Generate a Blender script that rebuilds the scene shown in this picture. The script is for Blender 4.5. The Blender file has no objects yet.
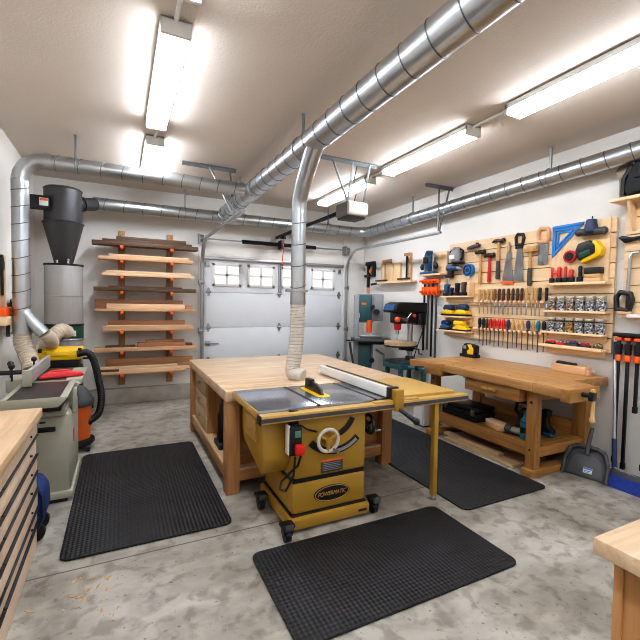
import bpy, bmesh, math, random
from mathutils import Matrix, Vector
random.seed(7)
PI = math.pi
COL = bpy.context.scene.collection

# ------------------------------------------------------------------ materials
def lin(r, g, b):
    f = lambda c: (c/255)/12.92 if c/255 <= 0.04045 else (((c/255)+0.055)/1.055)**2.4
    return (f(r), f(g), f(b), 1)
def base_mat(name):
    m = bpy.data.materials.new(name); m.use_nodes = True
    nt = m.node_tree
    return m, nt, nt.nodes, nt.links, nt.nodes['Principled BSDF']
def plain(name, rgb, rough=0.5, metal=0.0, var=0.06, vscale=14, bump=0.0, bscale=120, coat=0.0):
    m, nt, N, L, B = base_mat(name)
    tc = N.new('ShaderNodeTexCoord'); no = N.new('ShaderNodeTexNoise'); no.inputs['Scale'].default_value = vscale
    no.inputs['Detail'].default_value = 4
    L.new(tc.outputs['Object'], no.inputs['Vector'])
    mx = N.new('ShaderNodeMix'); mx.data_type = 'RGBA'
    c = lin(*rgb)
    mx.inputs[6].default_value = tuple(max(0, v*(1-var*2)) for v in c[:3]) + (1,)
    mx.inputs[7].default_value = tuple(min(1, v*(1+var*2)) for v in c[:3]) + (1,)
    L.new(no.outputs['Fac'], mx.inputs[0]); L.new(mx.outputs[2], B.inputs['Base Color'])
    B.inputs['Roughness'].default_value = rough; B.inputs['Metallic'].default_value = metal
    if coat: B.inputs['Coat Weight'].default_value = coat
    if bump:
        n2 = N.new('ShaderNodeTexNoise'); n2.inputs['Scale'].default_value = bscale; n2.inputs['Detail'].default_value = 3
        L.new(tc.outputs['Object'], n2.inputs['Vector'])
        bp = N.new('ShaderNodeBump'); bp.inputs['Strength'].default_value = bump; bp.inputs['Distance'].default_value = 0.01
        L.new(n2.outputs['Fac'], bp.inputs['Height']); L.new(bp.outputs['Normal'], B.inputs['Normal'])
    return m
def wood(name, c1, c2, axis='x', strip=0.0, length=0.5, rough=0.45, across='y', knots=False):
    m, nt, N, L, B = base_mat(name)
    tc = N.new('ShaderNodeTexCoord'); mp = N.new('ShaderNodeMapping'); oi = N.new('ShaderNodeObjectInfo')
    sc = {'x': (1.3, 16, 16), 'y': (16, 1.3, 16), 'z': (16, 16, 1.3)}[axis]
    mp.inputs['Scale'].default_value = sc
    ad = N.new('ShaderNodeVectorMath'); ad.operation = 'ADD'
    ml = N.new('ShaderNodeVectorMath'); ml.operation = 'SCALE'; ml.inputs[0].default_value = (7, 5, 9)
    L.new(oi.outputs['Random'], ml.inputs['Scale']); L.new(tc.outputs['Object'], ad.inputs[0]); L.new(ml.outputs[0], ad.inputs[1])
    L.new(ad.outputs[0], mp.inputs['Vector'])
    no = N.new('ShaderNodeTexNoise'); no.inputs['Scale'].default_value = 1.6; no.inputs['Detail'].default_value = 6
    no.inputs['Distortion'].default_value = 0.7
    L.new(mp.outputs[0], no.inputs['Vector'])
    rp = N.new('ShaderNodeValToRGB'); rp.color_ramp.elements[0].position = 0.3; rp.color_ramp.elements[1].position = 0.68
    rp.color_ramp.elements[0].color = lin(*c2); rp.color_ramp.elements[1].color = lin(*c1)
    L.new(no.outputs['Fac'], rp.inputs[0])
    hs = N.new('ShaderNodeHueSaturation'); L.new(rp.outputs[0], hs.inputs['Color'])
    val = N.new('ShaderNodeMath'); val.operation = 'MULTIPLY_ADD'; val.inputs[1].default_value = 0.16; val.inputs[2].default_value = 0.92
    src = oi.outputs['Random']
    if strip:
        sp = N.new('ShaderNodeSeparateXYZ'); L.new(tc.outputs['Object'], sp.inputs[0])
        d1 = N.new('ShaderNodeMath'); d1.operation = 'DIVIDE'; d1.inputs[1].default_value = strip
        L.new(sp.outputs[across.upper()], d1.inputs[0])
        f1 = N.new('ShaderNodeMath'); f1.operation = 'FLOOR'; L.new(d1.outputs[0], f1.inputs[0])
        w1 = N.new('ShaderNodeTexWhiteNoise'); w1.noise_dimensions = '1D'; L.new(f1.outputs[0], w1.inputs['W'])
        d2 = N.new('ShaderNodeMath'); d2.operation = 'DIVIDE'; d2.inputs[1].default_value = length
        L.new(sp.outputs[axis.upper()], d2.inputs[0])
        a2 = N.new('ShaderNodeMath'); a2.operation = 'ADD'; L.new(d2.outputs[0], a2.inputs[0]); L.new(w1.outputs['Value'], a2.inputs[1])
        f2 = N.new('ShaderNodeMath'); f2.operation = 'FLOOR'; L.new(a2.outputs[0], f2.inputs[0])
        cb = N.new('ShaderNodeCombineXYZ'); L.new(f1.outputs[0], cb.inputs[0]); L.new(f2.outputs[0], cb.inputs[1])
        w2 = N.new('ShaderNodeTexWhiteNoise'); w2.noise_dimensions = '2D'; L.new(cb.outputs[0], w2.inputs['Vector'])
        src = w2.outputs['Value']; val.inputs[1].default_value = 0.2; val.inputs[2].default_value = 0.9
    L.new(src, val.inputs[0]); L.new(val.outputs[0], hs.inputs['Value'])
    L.new(hs.outputs[0], B.inputs['Base Color'])
    B.inputs['Roughness'].default_value = rough
    return m
def emit(name, rgb, s):
    m, nt, N, L, B = base_mat(name)
    B.inputs['Base Color'].default_value = (0.9, 0.9, 0.9, 1)
    B.inputs['Emission Color'].default_value = rgb; B.inputs['Emission Strength'].default_value = s
    tc = N.new('ShaderNodeTexCoord'); no = N.new('ShaderNodeTexNoise'); no.inputs['Scale'].default_value = 30
    L.new(tc.outputs['Object'], no.inputs['Vector'])
    mr = N.new('ShaderNodeMapRange'); mr.inputs[3].default_value = 0.25; mr.inputs[4].default_value = 0.4
    L.new(no.outputs['Fac'], mr.inputs[0]); L.new(mr.outputs[0], B.inputs['Roughness'])
    return m
def glassy(name, tint=(1, 1, 1, 1), gloss=0.12, rough=0.03):
    m = bpy.data.materials.new(name); m.use_nodes = True
    nt = m.node_tree; N = nt.nodes; L = nt.links; N.clear()
    out = N.new('ShaderNodeOutputMaterial'); tr = N.new('ShaderNodeBsdfTransparent'); tr.inputs[0].default_value = tint
    gl = N.new('ShaderNodeBsdfGlossy'); gl.inputs['Roughness'].default_value = rough
    fr = N.new('ShaderNodeLayerWeight'); fr.inputs[0].default_value = 0.3
    mr = N.new('ShaderNodeMapRange'); mr.inputs[3].default_value = gloss*0.4; mr.inputs[4].default_value = min(1, gloss*4)
    mx = N.new('ShaderNodeMixShader')
    L.new(fr.outputs['Facing'], mr.inputs[0]); L.new(mr.outputs[0], mx.inputs[0])
    L.new(tr.outputs[0], mx.inputs[1]); L.new(gl.outputs[0], mx.inputs[2]); L.new(mx.outputs[0], out.inputs[0])
    return m
def floor_mat():
    m, nt, N, L, B = base_mat('concrete_floor')
    tc = N.new('ShaderNodeTexCoord')
    def noise(s, d=6, dist=0.0, vec=None):
        n = N.new('ShaderNodeTexNoise'); n.inputs['Scale'].default_value = s; n.inputs['Detail'].default_value = d
        n.inputs['Distortion'].default_value = dist
        L.new(vec or tc.outputs['Object'], n.inputs['Vector']); return n
    n1 = noise(1.3, 10, 0.4); n2 = noise(9, 10, 0.3)
    mp = N.new('ShaderNodeMapping'); mp.inputs['Rotation'].default_value = (0, 0, 0.5); mp.inputs['Scale'].default_value = (2.2, 3.6, 1)
    L.new(tc.outputs['Object'], mp.inputs[0])
    n3 = noise(1.6, 7, 0.8, mp.outputs[0])
    r1 = N.new('ShaderNodeValToRGB'); e = r1.color_ramp.elements
    e[0].position = 0.32; e[0].color = lin(142, 136, 126); e[1].position = 0.66; e[1].color = lin(188, 184, 175)
    L.new(n1.outputs['Fac'], r1.inputs[0])
    r2 = N.new('ShaderNodeValToRGB'); e = r2.color_ramp.elements
    e[0].position = 0.33; e[0].color = lin(150, 143, 132); e[1].position = 0.6; e[1].color = (1, 1, 1, 1)
    L.new(n3.outputs['Fac'], r2.inputs[0])
    m1 = N.new('ShaderNodeMix'); m1.data_type = 'RGBA'; m1.blend_type = 'MULTIPLY'; m1.inputs[0].default_value = 0.4
    L.new(r1.outputs[0], m1.inputs[6]); L.new(r2.outputs[0], m1.inputs[7])
    r3 = N.new('ShaderNodeValToRGB'); e = r3.color_ramp.elements
    e[0].position = 0.36; e[0].color = (0.42, 0.39, 0.35, 1); e[1].position = 0.5; e[1].color = (1, 1, 1, 1)
    L.new(n2.outputs['Fac'], r3.inputs[0])
    m2 = N.new('ShaderNodeMix'); m2.data_type = 'RGBA'; m2.blend_type = 'MULTIPLY'; m2.inputs[0].default_value = 0.6
    L.new(m1.outputs[2], m2.inputs[6]); L.new(r3.outputs[0], m2.inputs[7])
    n4 = noise(34, 4)
    r4 = N.new('ShaderNodeValToRGB'); e = r4.color_ramp.elements
    e[0].position = 0.29; e[0].color = (0.3, 0.28, 0.26, 1); e[1].position = 0.36; e[1].color = (1, 1, 1, 1)
    L.new(n4.outputs['Fac'], r4.inputs[0])
    m3 = N.new('ShaderNodeMix'); m3.data_type = 'RGBA'; m3.blend_type = 'MULTIPLY'; m3.inputs[0].default_value = 0.7
    L.new(m2.outputs[2], m3.inputs[6]); L.new(r4.outputs[0], m3.inputs[7])
    n5 = noise(2.3, 7, 1.2)
    r5 = N.new('ShaderNodeValToRGB'); e = r5.color_ramp.elements
    e[0].position = 0.60; e[0].color = (1, 1, 1, 1); e[1].position = 0.72; e[1].color = (0.80, 0.64, 0.47, 1)
    L.new(n5.outputs['Fac'], r5.inputs[0])
    m5 = N.new('ShaderNodeMix'); m5.data_type = 'RGBA'; m5.blend_type = 'MULTIPLY'; m5.inputs[0].default_value = 0.6
    L.new(m3.outputs[2], m5.inputs[6]); L.new(r5.outputs[0], m5.inputs[7]); m3 = m5
    # control joint sawn across the slab
    sp = N.new('ShaderNodeSeparateXYZ'); L.new(tc.outputs['Object'], sp.inputs[0])
    a = N.new('ShaderNodeMath'); a.operation = 'SUBTRACT'; a.inputs[1].default_value = 2.72; L.new(sp.outputs['Y'], a.inputs[0])
    b = N.new('ShaderNodeMath'); b.operation = 'ABSOLUTE'; L.new(a.outputs[0], b.inputs[0])
    c = N.new('ShaderNodeMath'); c.operation = 'LESS_THAN'; c.inputs[1].default_value = 0.006; L.new(b.outputs[0], c.inputs[0])
    m4 = N.new('ShaderNodeMix'); m4.data_type = 'RGBA'; m4.inputs[7].default_value = lin(92, 86, 80)
    L.new(c.outputs[0], m4.inputs[0]); L.new(m3.outputs[2], m4.inputs[6])
    L.new(m4.outputs[2], B.inputs['Base Color'])
    mr = N.new('ShaderNodeMapRange'); mr.inputs[3].default_value = 0.32; mr.inputs[4].default_value = 0.62
    L.new(n2.outputs['Fac'], mr.inputs[0]); L.new(mr.outputs[0], B.inputs['Roughness'])
    bp = N.new('ShaderNodeBump'); bp.inputs['Strength'].default_value = 0.12; bp.inputs['Distance'].default_value = 0.01
    L.new(n4.outputs['Fac'], bp.inputs['Height']); L.new(bp.outputs[0], B.inputs['Normal'])
    return m
def mat_rubber():
    m, nt, N, L, B = base_mat('rubber_mat')
    tc = N.new('ShaderNodeTexCoord'); sp = N.new('ShaderNodeSeparateXYZ'); L.new(tc.outputs['Object'], sp.inputs[0])
    def sn(inp, off):
        s = N.new('ShaderNodeMath'); s.operation = 'MULTIPLY'; s.inputs[1].default_value = 118; L.new(inp, s.inputs[0])
        t = N.new('ShaderNodeMath'); t.operation = 'SINE'; L.new(s.outputs[0], t.inputs[0]); return t
    p = N.new('ShaderNodeMath'); p.operation = 'ADD'; L.new(sp.outputs['X'], p.inputs[0]); L.new(sp.outputs['Y'], p.inputs[1])
    q = N.new('ShaderNodeMath'); q.operation = 'SUBTRACT'; L.new(sp.outputs['X'], q.inputs[0]); L.new(sp.outputs['Y'], q.inputs[1])
    s1 = sn(p.outputs[0], 0); s2 = sn(q.outputs[0], 0)
    pr = N.new('ShaderNodeMath'); pr.operation = 'MULTIPLY'; L.new(s1.outputs[0], pr.inputs[0]); L.new(s2.outputs[0], pr.inputs[1])
    no = N.new('ShaderNodeTexNoise'); no.inputs['Scale'].default_value = 4; no.inputs['Detail'].default_value = 5
    L.new(tc.outputs['Object'], no.inputs['Vector'])
    rp = N.new('ShaderNodeValToRGB'); e = rp.color_ramp.elements
    e[0].position = 0.35; e[0].color = lin(20, 20, 22); e[1].position = 0.75; e[1].color = lin(40, 40, 43)
    L.new(no.outputs['Fac'], rp.inputs[0])
    mr = N.new('ShaderNodeMapRange'); mr.inputs[1].default_value = -1; mr.inputs[2].default_value = 1; mr.inputs[3].default_value = 0.55; mr.inputs[4].default_value = 1.25
    L.new(pr.outputs[0], mr.inputs[0])
    mx = N.new('ShaderNodeVectorMath'); mx.operation = 'SCALE'; L.new(rp.outputs[0], mx.inputs[0]); L.new(mr.outputs[0], mx.inputs['Scale'])
    L.new(mx.outputs[0], B.inputs['Base Color'])
    B.inputs['Roughness'].default_value = 0.62
    bp = N.new('ShaderNodeBump'); bp.inputs['Strength'].default_value = 0.5; bp.inputs['Distance'].default_value = 0.006
    L.new(pr.outputs[0], bp.inputs['Height']); L.new(bp.outputs[0], B.inputs['Normal'])
    return m
def brushed(name, rgb, rough=0.32, axis='z', metal=1.0):
    m, nt, N, L, B = base_mat(name)
    tc = N.new('ShaderNodeTexCoord'); mp = N.new('ShaderNodeMapping')
    mp.inputs['Scale'].default_value = {'z': (60, 60, 2), 'x': (2, 60, 60), 'y': (60, 2, 60), 'n': (3, 3, 3)}[axis]
    no = N.new('ShaderNodeTexNoise'); no.inputs['Scale'].default_value = 2; no.inputs['Detail'].default_value = 4
    L.new(tc.outputs['Object'], mp.inputs[0]); L.new(mp.outputs[0], no.inputs['Vector'])
    mr = N.new('ShaderNodeMapRange'); mr.inputs[3].default_value = rough*0.9; mr.inputs[4].default_value = rough*1.12
    L.new(no.outputs['Fac'], mr.inputs[0]); L.new(mr.outputs[0], B.inputs['Roughness'])
    c = lin(*rgb); rp = N.new('ShaderNodeValToRGB'); e = rp.color_ramp.elements
    e[0].position = 0.25; e[0].color = tuple(v*0.9 for v in c[:3])+(1,); e[1].position = 0.75; e[1].color = tuple(min(1, v*1.06) for v in c[:3])+(1,)
    L.new(no.outputs['Fac'], rp.inputs[0]); L.new(rp.outputs[0], B.inputs['Base Color'])
    B.inputs['Metallic'].default_value = metal
    return m
def speckle(name, c1, c2, c3, scale=70):
    m, nt, N, L, B = base_mat(name)
    tc = N.new('ShaderNodeTexCoord'); vo = N.new('ShaderNodeTexVoronoi'); vo.inputs['Scale'].default_value = scale
    L.new(tc.outputs['Object'], vo.inputs['Vector'])
    rp = N.new('ShaderNodeValToRGB'); e = rp.color_ramp.elements
    e[0].position = 0.2; e[0].color = lin(*c1); e[1].position = 0.55; e[1].color = lin(*c2); x = e.new(0.9); x.color = lin(*c3)
    sp = N.new('ShaderNodeSeparateColor'); L.new(vo.outputs['Color'], sp.inputs[0]); L.new(sp.outputs[0], rp.inputs[0])
    L.new(rp.outputs[0], B.inputs['Base Color']); B.inputs['Roughness'].default_value = 0.4
    B.inputs['Metallic'].default_value = 0.3
    return m

M_ = {}
M_['wall'] = plain('wall_paint', (231, 228, 223), 0.85, var=0.015, vscale=3, bump=0.08, bscale=90)
M_['ceil'] = plain('ceiling_paint', (220, 210, 200), 0.9, var=0.02, vscale=2, bump=0.25, bscale=70)
M_['floor'] = floor_mat()
M_['curb'] = plain('concrete_curb', (172, 167, 156), 0.85, var=0.22, vscale=5, bump=0.4, bscale=25)
M_['rubber'] = mat_rubber()
M_['galv'] = brushed('galvanized', (186, 190, 193), 0.33, 'n', 0.95)
M_['seam'] = brushed('duct_seam', (104, 110, 114), 0.4, 'n', 0.8)
M_['galv2'] = brushed('galvanized_bracket', (160, 165, 168), 0.4, 'n')
M_['steel'] = brushed('steel', (180, 182, 184), 0.3, 'n')
M_['iron'] = brushed('cast_iron_top', (170, 175, 185), 0.2, 'x', 0.9)
M_['dkiron'] = brushed('dark_iron', (88, 82, 80), 0.4, 'y')
M_['brush'] = brushed('brushed_sheet', (172, 170, 168), 0.5, 'z', 0.35)
M_['grey_paint'] = plain('charcoal_paint', (66, 66, 68), 0.42, var=0.05, vscale=6)
M_['black'] = plain('black_plastic', (24, 24, 26), 0.45)
M_['blackm'] = plain('black_metal', (32, 32, 34), 0.4, metal=0.3)
M_['dkgrey'] = plain('dark_grey_plastic', (70, 71, 74), 0.5)
M_['grey'] = plain('grey_plastic', (140, 142, 146), 0.45)
M_['white'] = plain('white_enamel', (232, 232, 230), 0.4, var=0.02)
M_['offwhite'] = plain('cream_machine_enamel', (164, 162, 146), 0.45, var=0.04)
M_['doorw'] = plain('door_enamel', (226, 229, 233), 0.5, var=0.02, vscale=5, bump=0.05, bscale=200)
M_['yellow'] = plain('mustard_enamel', (166, 130, 48), 0.38, var=0.05, vscale=5)
M_['yellow2'] = plain('mustard_wing', (190, 154, 84), 0.4, var=0.05, vscale=4)
M_['yel'] = plain('bright_yellow_plastic', (240, 196, 26), 0.42)
M_['orange'] = plain('orange_plastic', (236, 96, 24), 0.42)
M_['vacor'] = plain('vac_orange', (214, 106, 40), 0.45)
M_['red'] = plain('red_plastic', (204, 36, 34), 0.4)
M_['pinkred'] = plain('push_red', (222, 58, 62), 0.35, var=0.1, vscale=30)
M_['blue'] = plain('blue_plastic', (36, 128, 206), 0.4)
M_['navy'] = plain('navy_plastic', (34, 54, 92), 0.45)
M_['dblue'] = plain('tool_blue', (44, 84, 122), 0.45, var=0.15, vscale=30)
M_['fabblue'] = plain('blue_canvas', (22, 52, 108), 0.7, var=0.15, vscale=12, bump=0.3, bscale=60)
M_['teal'] = plain('teal_enamel', (44, 86, 90), 0.4, var=0.04)
M_['tealp'] = plain('teal_plastic', (22, 112, 134), 0.4)
M_['green'] = plain('dark_green', (18, 76, 58), 0.4)
M_['fabric'] = plain('black_nylon', (38, 39, 42), 0.8, bump=0.3, bscale=90)
M_['bristle'] = plain('blue_bristle', (28, 56, 138), 0.75, var=0.25, vscale=80)
M_['skin_hose'] = plain('tan_flex_hose', (196, 182, 162), 0.5, var=0.06)
M_['hose_clear'] = plain('clear_ribbed_hose', (226, 219, 208), 0.28, var=0.08, vscale=20)
M_['hose_clear'].node_tree.nodes['Principled BSDF'].inputs['Transmission Weight'].default_value = 0.35
M_['wire'] = plain('hose_wire', (186, 172, 154), 0.4, metal=0.3)
M_['lite'] = emit('diffuser', (0.93, 0.98, 1.06, 1), 18.0)
M_['fixture'] = plain('fixture_white', (226, 226, 224), 0.5, var=0.01)
M_['lite_far'] = emit('diffuser_far', (0.93, 0.98, 1.06, 1), 26.0)
M_['pane'] = glassy('window_glass', (1, 1, 1, 1), 0.05)
M_['jar'] = glassy('jar_glass', (0.97, 0.98, 0.98, 1), 0.08)
M_['screws'] = speckle('screw_fill', (70, 70, 72), (160, 162, 166), (232, 232, 234))
M_['brass'] = speckle('brass_fill', (110, 80, 40), (190, 142, 78), (226, 190, 130))
M_['copper'] = speckle('mixed_fill', (84, 66, 54), (160, 134, 116), (214, 200, 190))
M_['lid'] = plain('jar_lid', (190, 184, 170), 0.4, metal=0.3)
M_['maple_x'] = wood('maple_top', (216, 190, 160), (190, 158, 124), 'x', 0.07, 0.7, 0.33)
M_['maple_y'] = wood('maple_counter', (214, 184, 150), (194, 160, 122), 'y', 0.075, 0.6, 0.4, across='x')
M_['maple'] = wood('maple_plain', (208, 181, 144), (187, 156, 117), 'y')
M_['mapleside_z'] = wood('frame_wood', (185, 139, 92), (159, 111, 68), 'z')
M_['mapleside_x'] = wood('frame_wood_x', (185, 139, 92), (159, 111, 68), 'x')
M_['mapleside_y'] = wood('frame_wood_y', (185, 139, 92), (159, 111, 68), 'y')
M_['drawer'] = wood('drawer_ply', (198, 169, 131), (179, 148, 109), 'y')
M_['drawerpale'] = wood('drawer_pale', (216, 193, 161), (197, 171, 136), 'y')
M_['drawerfront'] = wood('drawer_front', (236, 212, 187), (222, 194, 167), 'y')
M_['wheelgrey'] = plain('handwheel_grey', (196, 190, 176), 0.4)
M_['bench_y'] = wood('bench_top', (191, 149, 98), (165, 119, 72), 'y', 0.06, 0.8, 0.4, across='x')
M_['bench_z'] = wood('bench_leg', (180, 133, 77), (151, 105, 56), 'z')
M_['bench_x'] = wood('bench_x', (180, 133, 77), (151, 105, 56), 'x')
M_['bench_l'] = wood('bench_l', (180, 133, 77), (151, 105, 56), 'y')
M_['ply'] = wood('slat_ply', (242, 213, 174), (230, 196, 154), 'x', rough=0.55)
M_['ply_z'] = wood('slat_ply_z', (240, 211, 171), (228, 194, 152), 'z', rough=0.55)
M_['slatdark'] = wood('slat_gap', (134, 109, 77), (114, 90, 60), 'x', rough=0.7)
M_['pine'] = wood('pine_board', (222, 182, 144), (202, 156, 114), 'x', rough=0.55)
M_['pale'] = wood('pale_board', (236, 206, 172), (220, 184, 146), 'x', rough=0.55)
M_['oak'] = wood('oak_board', (186, 138, 102), (156, 108, 74), 'x', rough=0.55)
M_['walnut'] = wood('walnut_board', (115, 87, 67), (78, 57, 44), 'x', rough=0.55)
M_['hand_l'] = wood('handle_light', (209, 172, 115), (185, 144, 89), 'z', rough=0.35)
M_['hand_m'] = wood('handle_mid', (145, 99, 61), (113, 74, 43), 'z', rough=0.35)
M_['hand_d'] = wood('handle_dark', (90, 52, 34), (61, 36, 24), 'z', rough=0.35)
M_['walnuth'] = M_['hand_d']
M_['label'] = plain('label_white', (226, 226, 222), 0.5)
M_['orlabel'] = plain('label_orange', (222, 110, 40), 0.5)
M_['btn'] = plain('green_button', (70, 130, 110), 0.4)

# ------------------------------------------------------------------ mesh builder
class MB:
    def __init__(s): s.bm = bmesh.new(); s.second = None
    def _add(s, t, mat=None):
        if mat is not None: bmesh.ops.transform(t, matrix=mat, verts=t.verts)
        me = bpy.data.meshes.new('tmp'); t.to_mesh(me); t.free()
        s.bm.from_mesh(me); bpy.data.meshes.remove(me); return s
    def box(s, x0, x1, y0, y1, z0, z1, b=0.0, mat=None):
        t = bmesh.new(); bmesh.ops.create_cube(t, size=1)
        bmesh.ops.scale(t, vec=(abs(x1-x0), abs(y1-y0), abs(z1-z0)), verts=t.verts)
        bmesh.ops.translate(t, vec=((x0+x1)/2, (y0+y1)/2, (z0+z1)/2), verts=t.verts)
        if b: bmesh.ops.bevel(t, geom=list(t.edges), offset=b, segments=2, affect='EDGES', profile=0.5)
        return s._add(t, mat)
    def cyl(s, p0, p1, r0, r1=None, n=16, mat=None):
        p0 = Vector(p0); p1 = Vector(p1); d = p1-p0; r1 = r0 if r1 is None else r1
        t = bmesh.new(); bmesh.ops.create_cone(t, cap_ends=True, segments=n, radius1=r0, radius2=r1, depth=d.length)
        m = Matrix.Translation((p0+p1)/2) @ d.to_track_quat('Z', 'Y').to_matrix().to_4x4()
        if mat is not None: m = mat @ m
        return s._add(t, m)
    def tube(s, pts, r, n=12, caps=True, mat=None):
        pts = [Vector(p) for p in pts]; k = len(pts)
        rs = r if isinstance(r, (list, tuple)) else [r]*k
        t = bmesh.new(); rings = []
        tan = []
        for i in range(k):
            a = pts[max(0, i-1)]; b = pts[min(k-1, i+1)]; tan.append((b-a).normalized())
        up = Vector((0, 0, 1)) if abs(tan[0].z) < 0.9 else Vector((1, 0, 0))
        nrm = (up - tan[0]*up.dot(tan[0])).normalized()
        for i in range(k):
            nrm = (nrm - tan[i]*nrm.dot(tan[i])).normalized(); bn = tan[i].cross(nrm)
            rings.append([t.verts.new(pts[i] + (nrm*math.cos(2*PI*j/n) + bn*math.sin(2*PI*j/n))*rs[i]) for j in range(n)])
        for i in range(k-1):
            for j in range(n):
                t.faces.new((rings[i][j], rings[i][(j+1) % n], rings[i+1][(j+1) % n], rings[i+1][j]))
        if caps:
            t.faces.new(rings[0][::-1]); t.faces.new(rings[-1])
        return s._add(t, mat)
    def lathe(s, prof, c=(0, 0, 0), n=24, mat=None):
        t = bmesh.new(); rings = []
        for r, z in prof:
            rings.append([t.verts.new((c[0]+max(r, 1e-4)*math.cos(2*PI*j/n), c[1]+max(r, 1e-4)*math.sin(2*PI*j/n), c[2]+z)) for j in range(n)])
        for i in range(len(prof)-1):
            for j in range(n):
                t.faces.new((rings[i][j], rings[i][(j+1) % n], rings[i+1][(j+1) % n], rings[i+1][j]))
        t.faces.new(rings[0][::-1]); t.faces.new(rings[-1])
        return s._add(t, mat)
    def prism(s, poly, plane, d0, d1, b=0.0, mat=None):
        t = bmesh.new()
        f = {'xz': lambda u, v, d: (u, d, v), 'xy': lambda u, v, d: (u, v, d), 'yz': lambda u, v, d: (d, u, v)}[plane]
        A = [t.verts.new(f(u, v, d0)) for u, v in poly]; B = [t.verts.new(f(u, v, d1)) for u, v in poly]
        n = len(poly); t.faces.new(A); t.faces.new(B[::-1])
        for i in range(n): t.faces.new((A[i], B[i], B[(i+1) % n], A[(i+1) % n]))
        bmesh.ops.recalc_face_normals(t, faces=t.faces)
        if b: bmesh.ops.bevel(t, geom=list(t.edges), offset=b, segments=2, affect='EDGES', profile=0.5)
        return s._add(t, mat)
    def ell(s, c, r, n=16, mat=None):
        t = bmesh.new(); bmesh.ops.create_uvsphere(t, u_segments=n, v_segments=max(6, n//2), radius=1)
        r = (r, r, r) if not isinstance(r, (tuple, list)) else r
        m = Matrix.Translation(c) @ Matrix.Diagonal((*r, 1))
        return s._add(t, m if mat is None else mat @ m)
    def torus(s, c, R, r, axis='z', n=24, k=8, mat=None):
        pts = []
        for i in range(n+1):
            a = 2*PI*i/n
            pts.append({'z': (R*math.cos(a), R*math.sin(a), 0), 'y': (R*math.cos(a), 0, R*math.sin(a)), 'x': (0, R*math.cos(a), R*math.sin(a))}[axis])
        return s.tube([Vector(p)+Vector(c) for p in pts], r, k, caps=False, mat=mat)
    def build(s, name, mat, parent=None, smooth=True, label=None, loc=None):
        bmesh.ops.recalc_face_normals(s.bm, faces=s.bm.faces)
        me = bpy.data.meshes.new(name); s.bm.to_mesh(me); s.bm.free()
        if smooth:
            me.polygons.foreach_set('use_smooth', [True]*len(me.polygons))
            me.set_sharp_from_angle(angle=0.6)
        me.materials.append(mat)
        if s.second:
            me.materials.append(s.second[1])
            for p in me.polygons[s.second[0]:]: p.material_index = 1
        o = bpy.data.objects.new(name, me); COL.objects.link(o)
        if parent is not None: o.parent = parent
        if loc is not None: o.location = loc
        if label: o['label'] = label
        return o
    def wbuild(s, name, mat, parent, smooth=True, label=None):
        """build from world coordinates under a parent that is only translated"""
        off = Vector((0, 0, 0)); p = parent
        while p is not None: off += p.location; p = p.parent
        bmesh.ops.translate(s.bm, vec=-off, verts=s.bm.verts)
        return s.build(name, mat, parent, smooth, label)
def thing(name, label, cat, loc=(0, 0, 0), rz=0, group=None):
    o = bpy.data.objects.new(name, None); COL.objects.link(o); o.empty_display_size = 0.1
    o.location = loc; o.rotation_euler = (0, 0, rz); o['label'] = label; o['category'] = cat
    if group: o['group'] = group
    return o
def tag(o, label, cat, group=None, kind=None):
    o['label'] = label; o['category'] = cat
    if group: o['group'] = group
    if kind: o['kind'] = kind
    return o
def struct(o):
    o['kind'] = 'structure'; return o
def dup(root, loc, rz=None, label=None, group=None):
    r = root.copy(); COL.objects.link(r); r.location = loc
    if rz is not None: r.rotation_euler = (0, 0, rz)
    if label: r['label'] = label
    if group: r['group'] = group
    for ch in list(root.children):
        c = ch.copy(); COL.objects.link(c); c.parent = r
        for g in list(ch.children):
            d = g.copy(); COL.objects.link(d); d.parent = c
    return r
def text(s, size, mat, parent, matrix, name='lettering', extrude=0.0008, label=None):
    cu = bpy.data.curves.new('txt', 'FONT'); cu.body = s; cu.size = size; cu.align_x = 'CENTER'; cu.align_y = 'CENTER'; cu.extrude = extrude
    tmp = bpy.data.objects.new('txt', cu); COL.objects.link(tmp)
    dg = bpy.context.evaluated_depsgraph_get(); me = bpy.data.meshes.new_from_object(tmp.evaluated_get(dg))
    bpy.data.objects.remove(tmp); bpy.data.curves.remove(cu)
    me.transform(matrix); me.materials.clear(); me.materials.append(mat); me.name = name
    o = bpy.data.objects.new(name, me); COL.objects.link(o); o.parent = parent
    if label: o['label'] = label
    return o
ORD = ['first', 'second', 'third', 'fourth', 'fifth', 'sixth', 'seventh', 'eighth', 'ninth', 'tenth', 'eleventh', 'twelfth', 'thirteenth', 'fourteenth', 'fifteenth', 'sixteenth', 'seventeenth', 'eighteenth']
def place(i, n):
    if i == 0: return 'leftmost'
    if i == n-1: return 'rightmost'
    return ORD[i] + ' from left'
def rotm(axis, deg, c=(0, 0, 0)):
    return Matrix.Translation(c) @ Matrix.Rotation(math.radians(deg), 4, axis) @ Matrix.Translation(-Vector(c))
FACE_X = Matrix.Rotation(PI/2, 4, 'X')       # lettering standing up, read from -y

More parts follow.
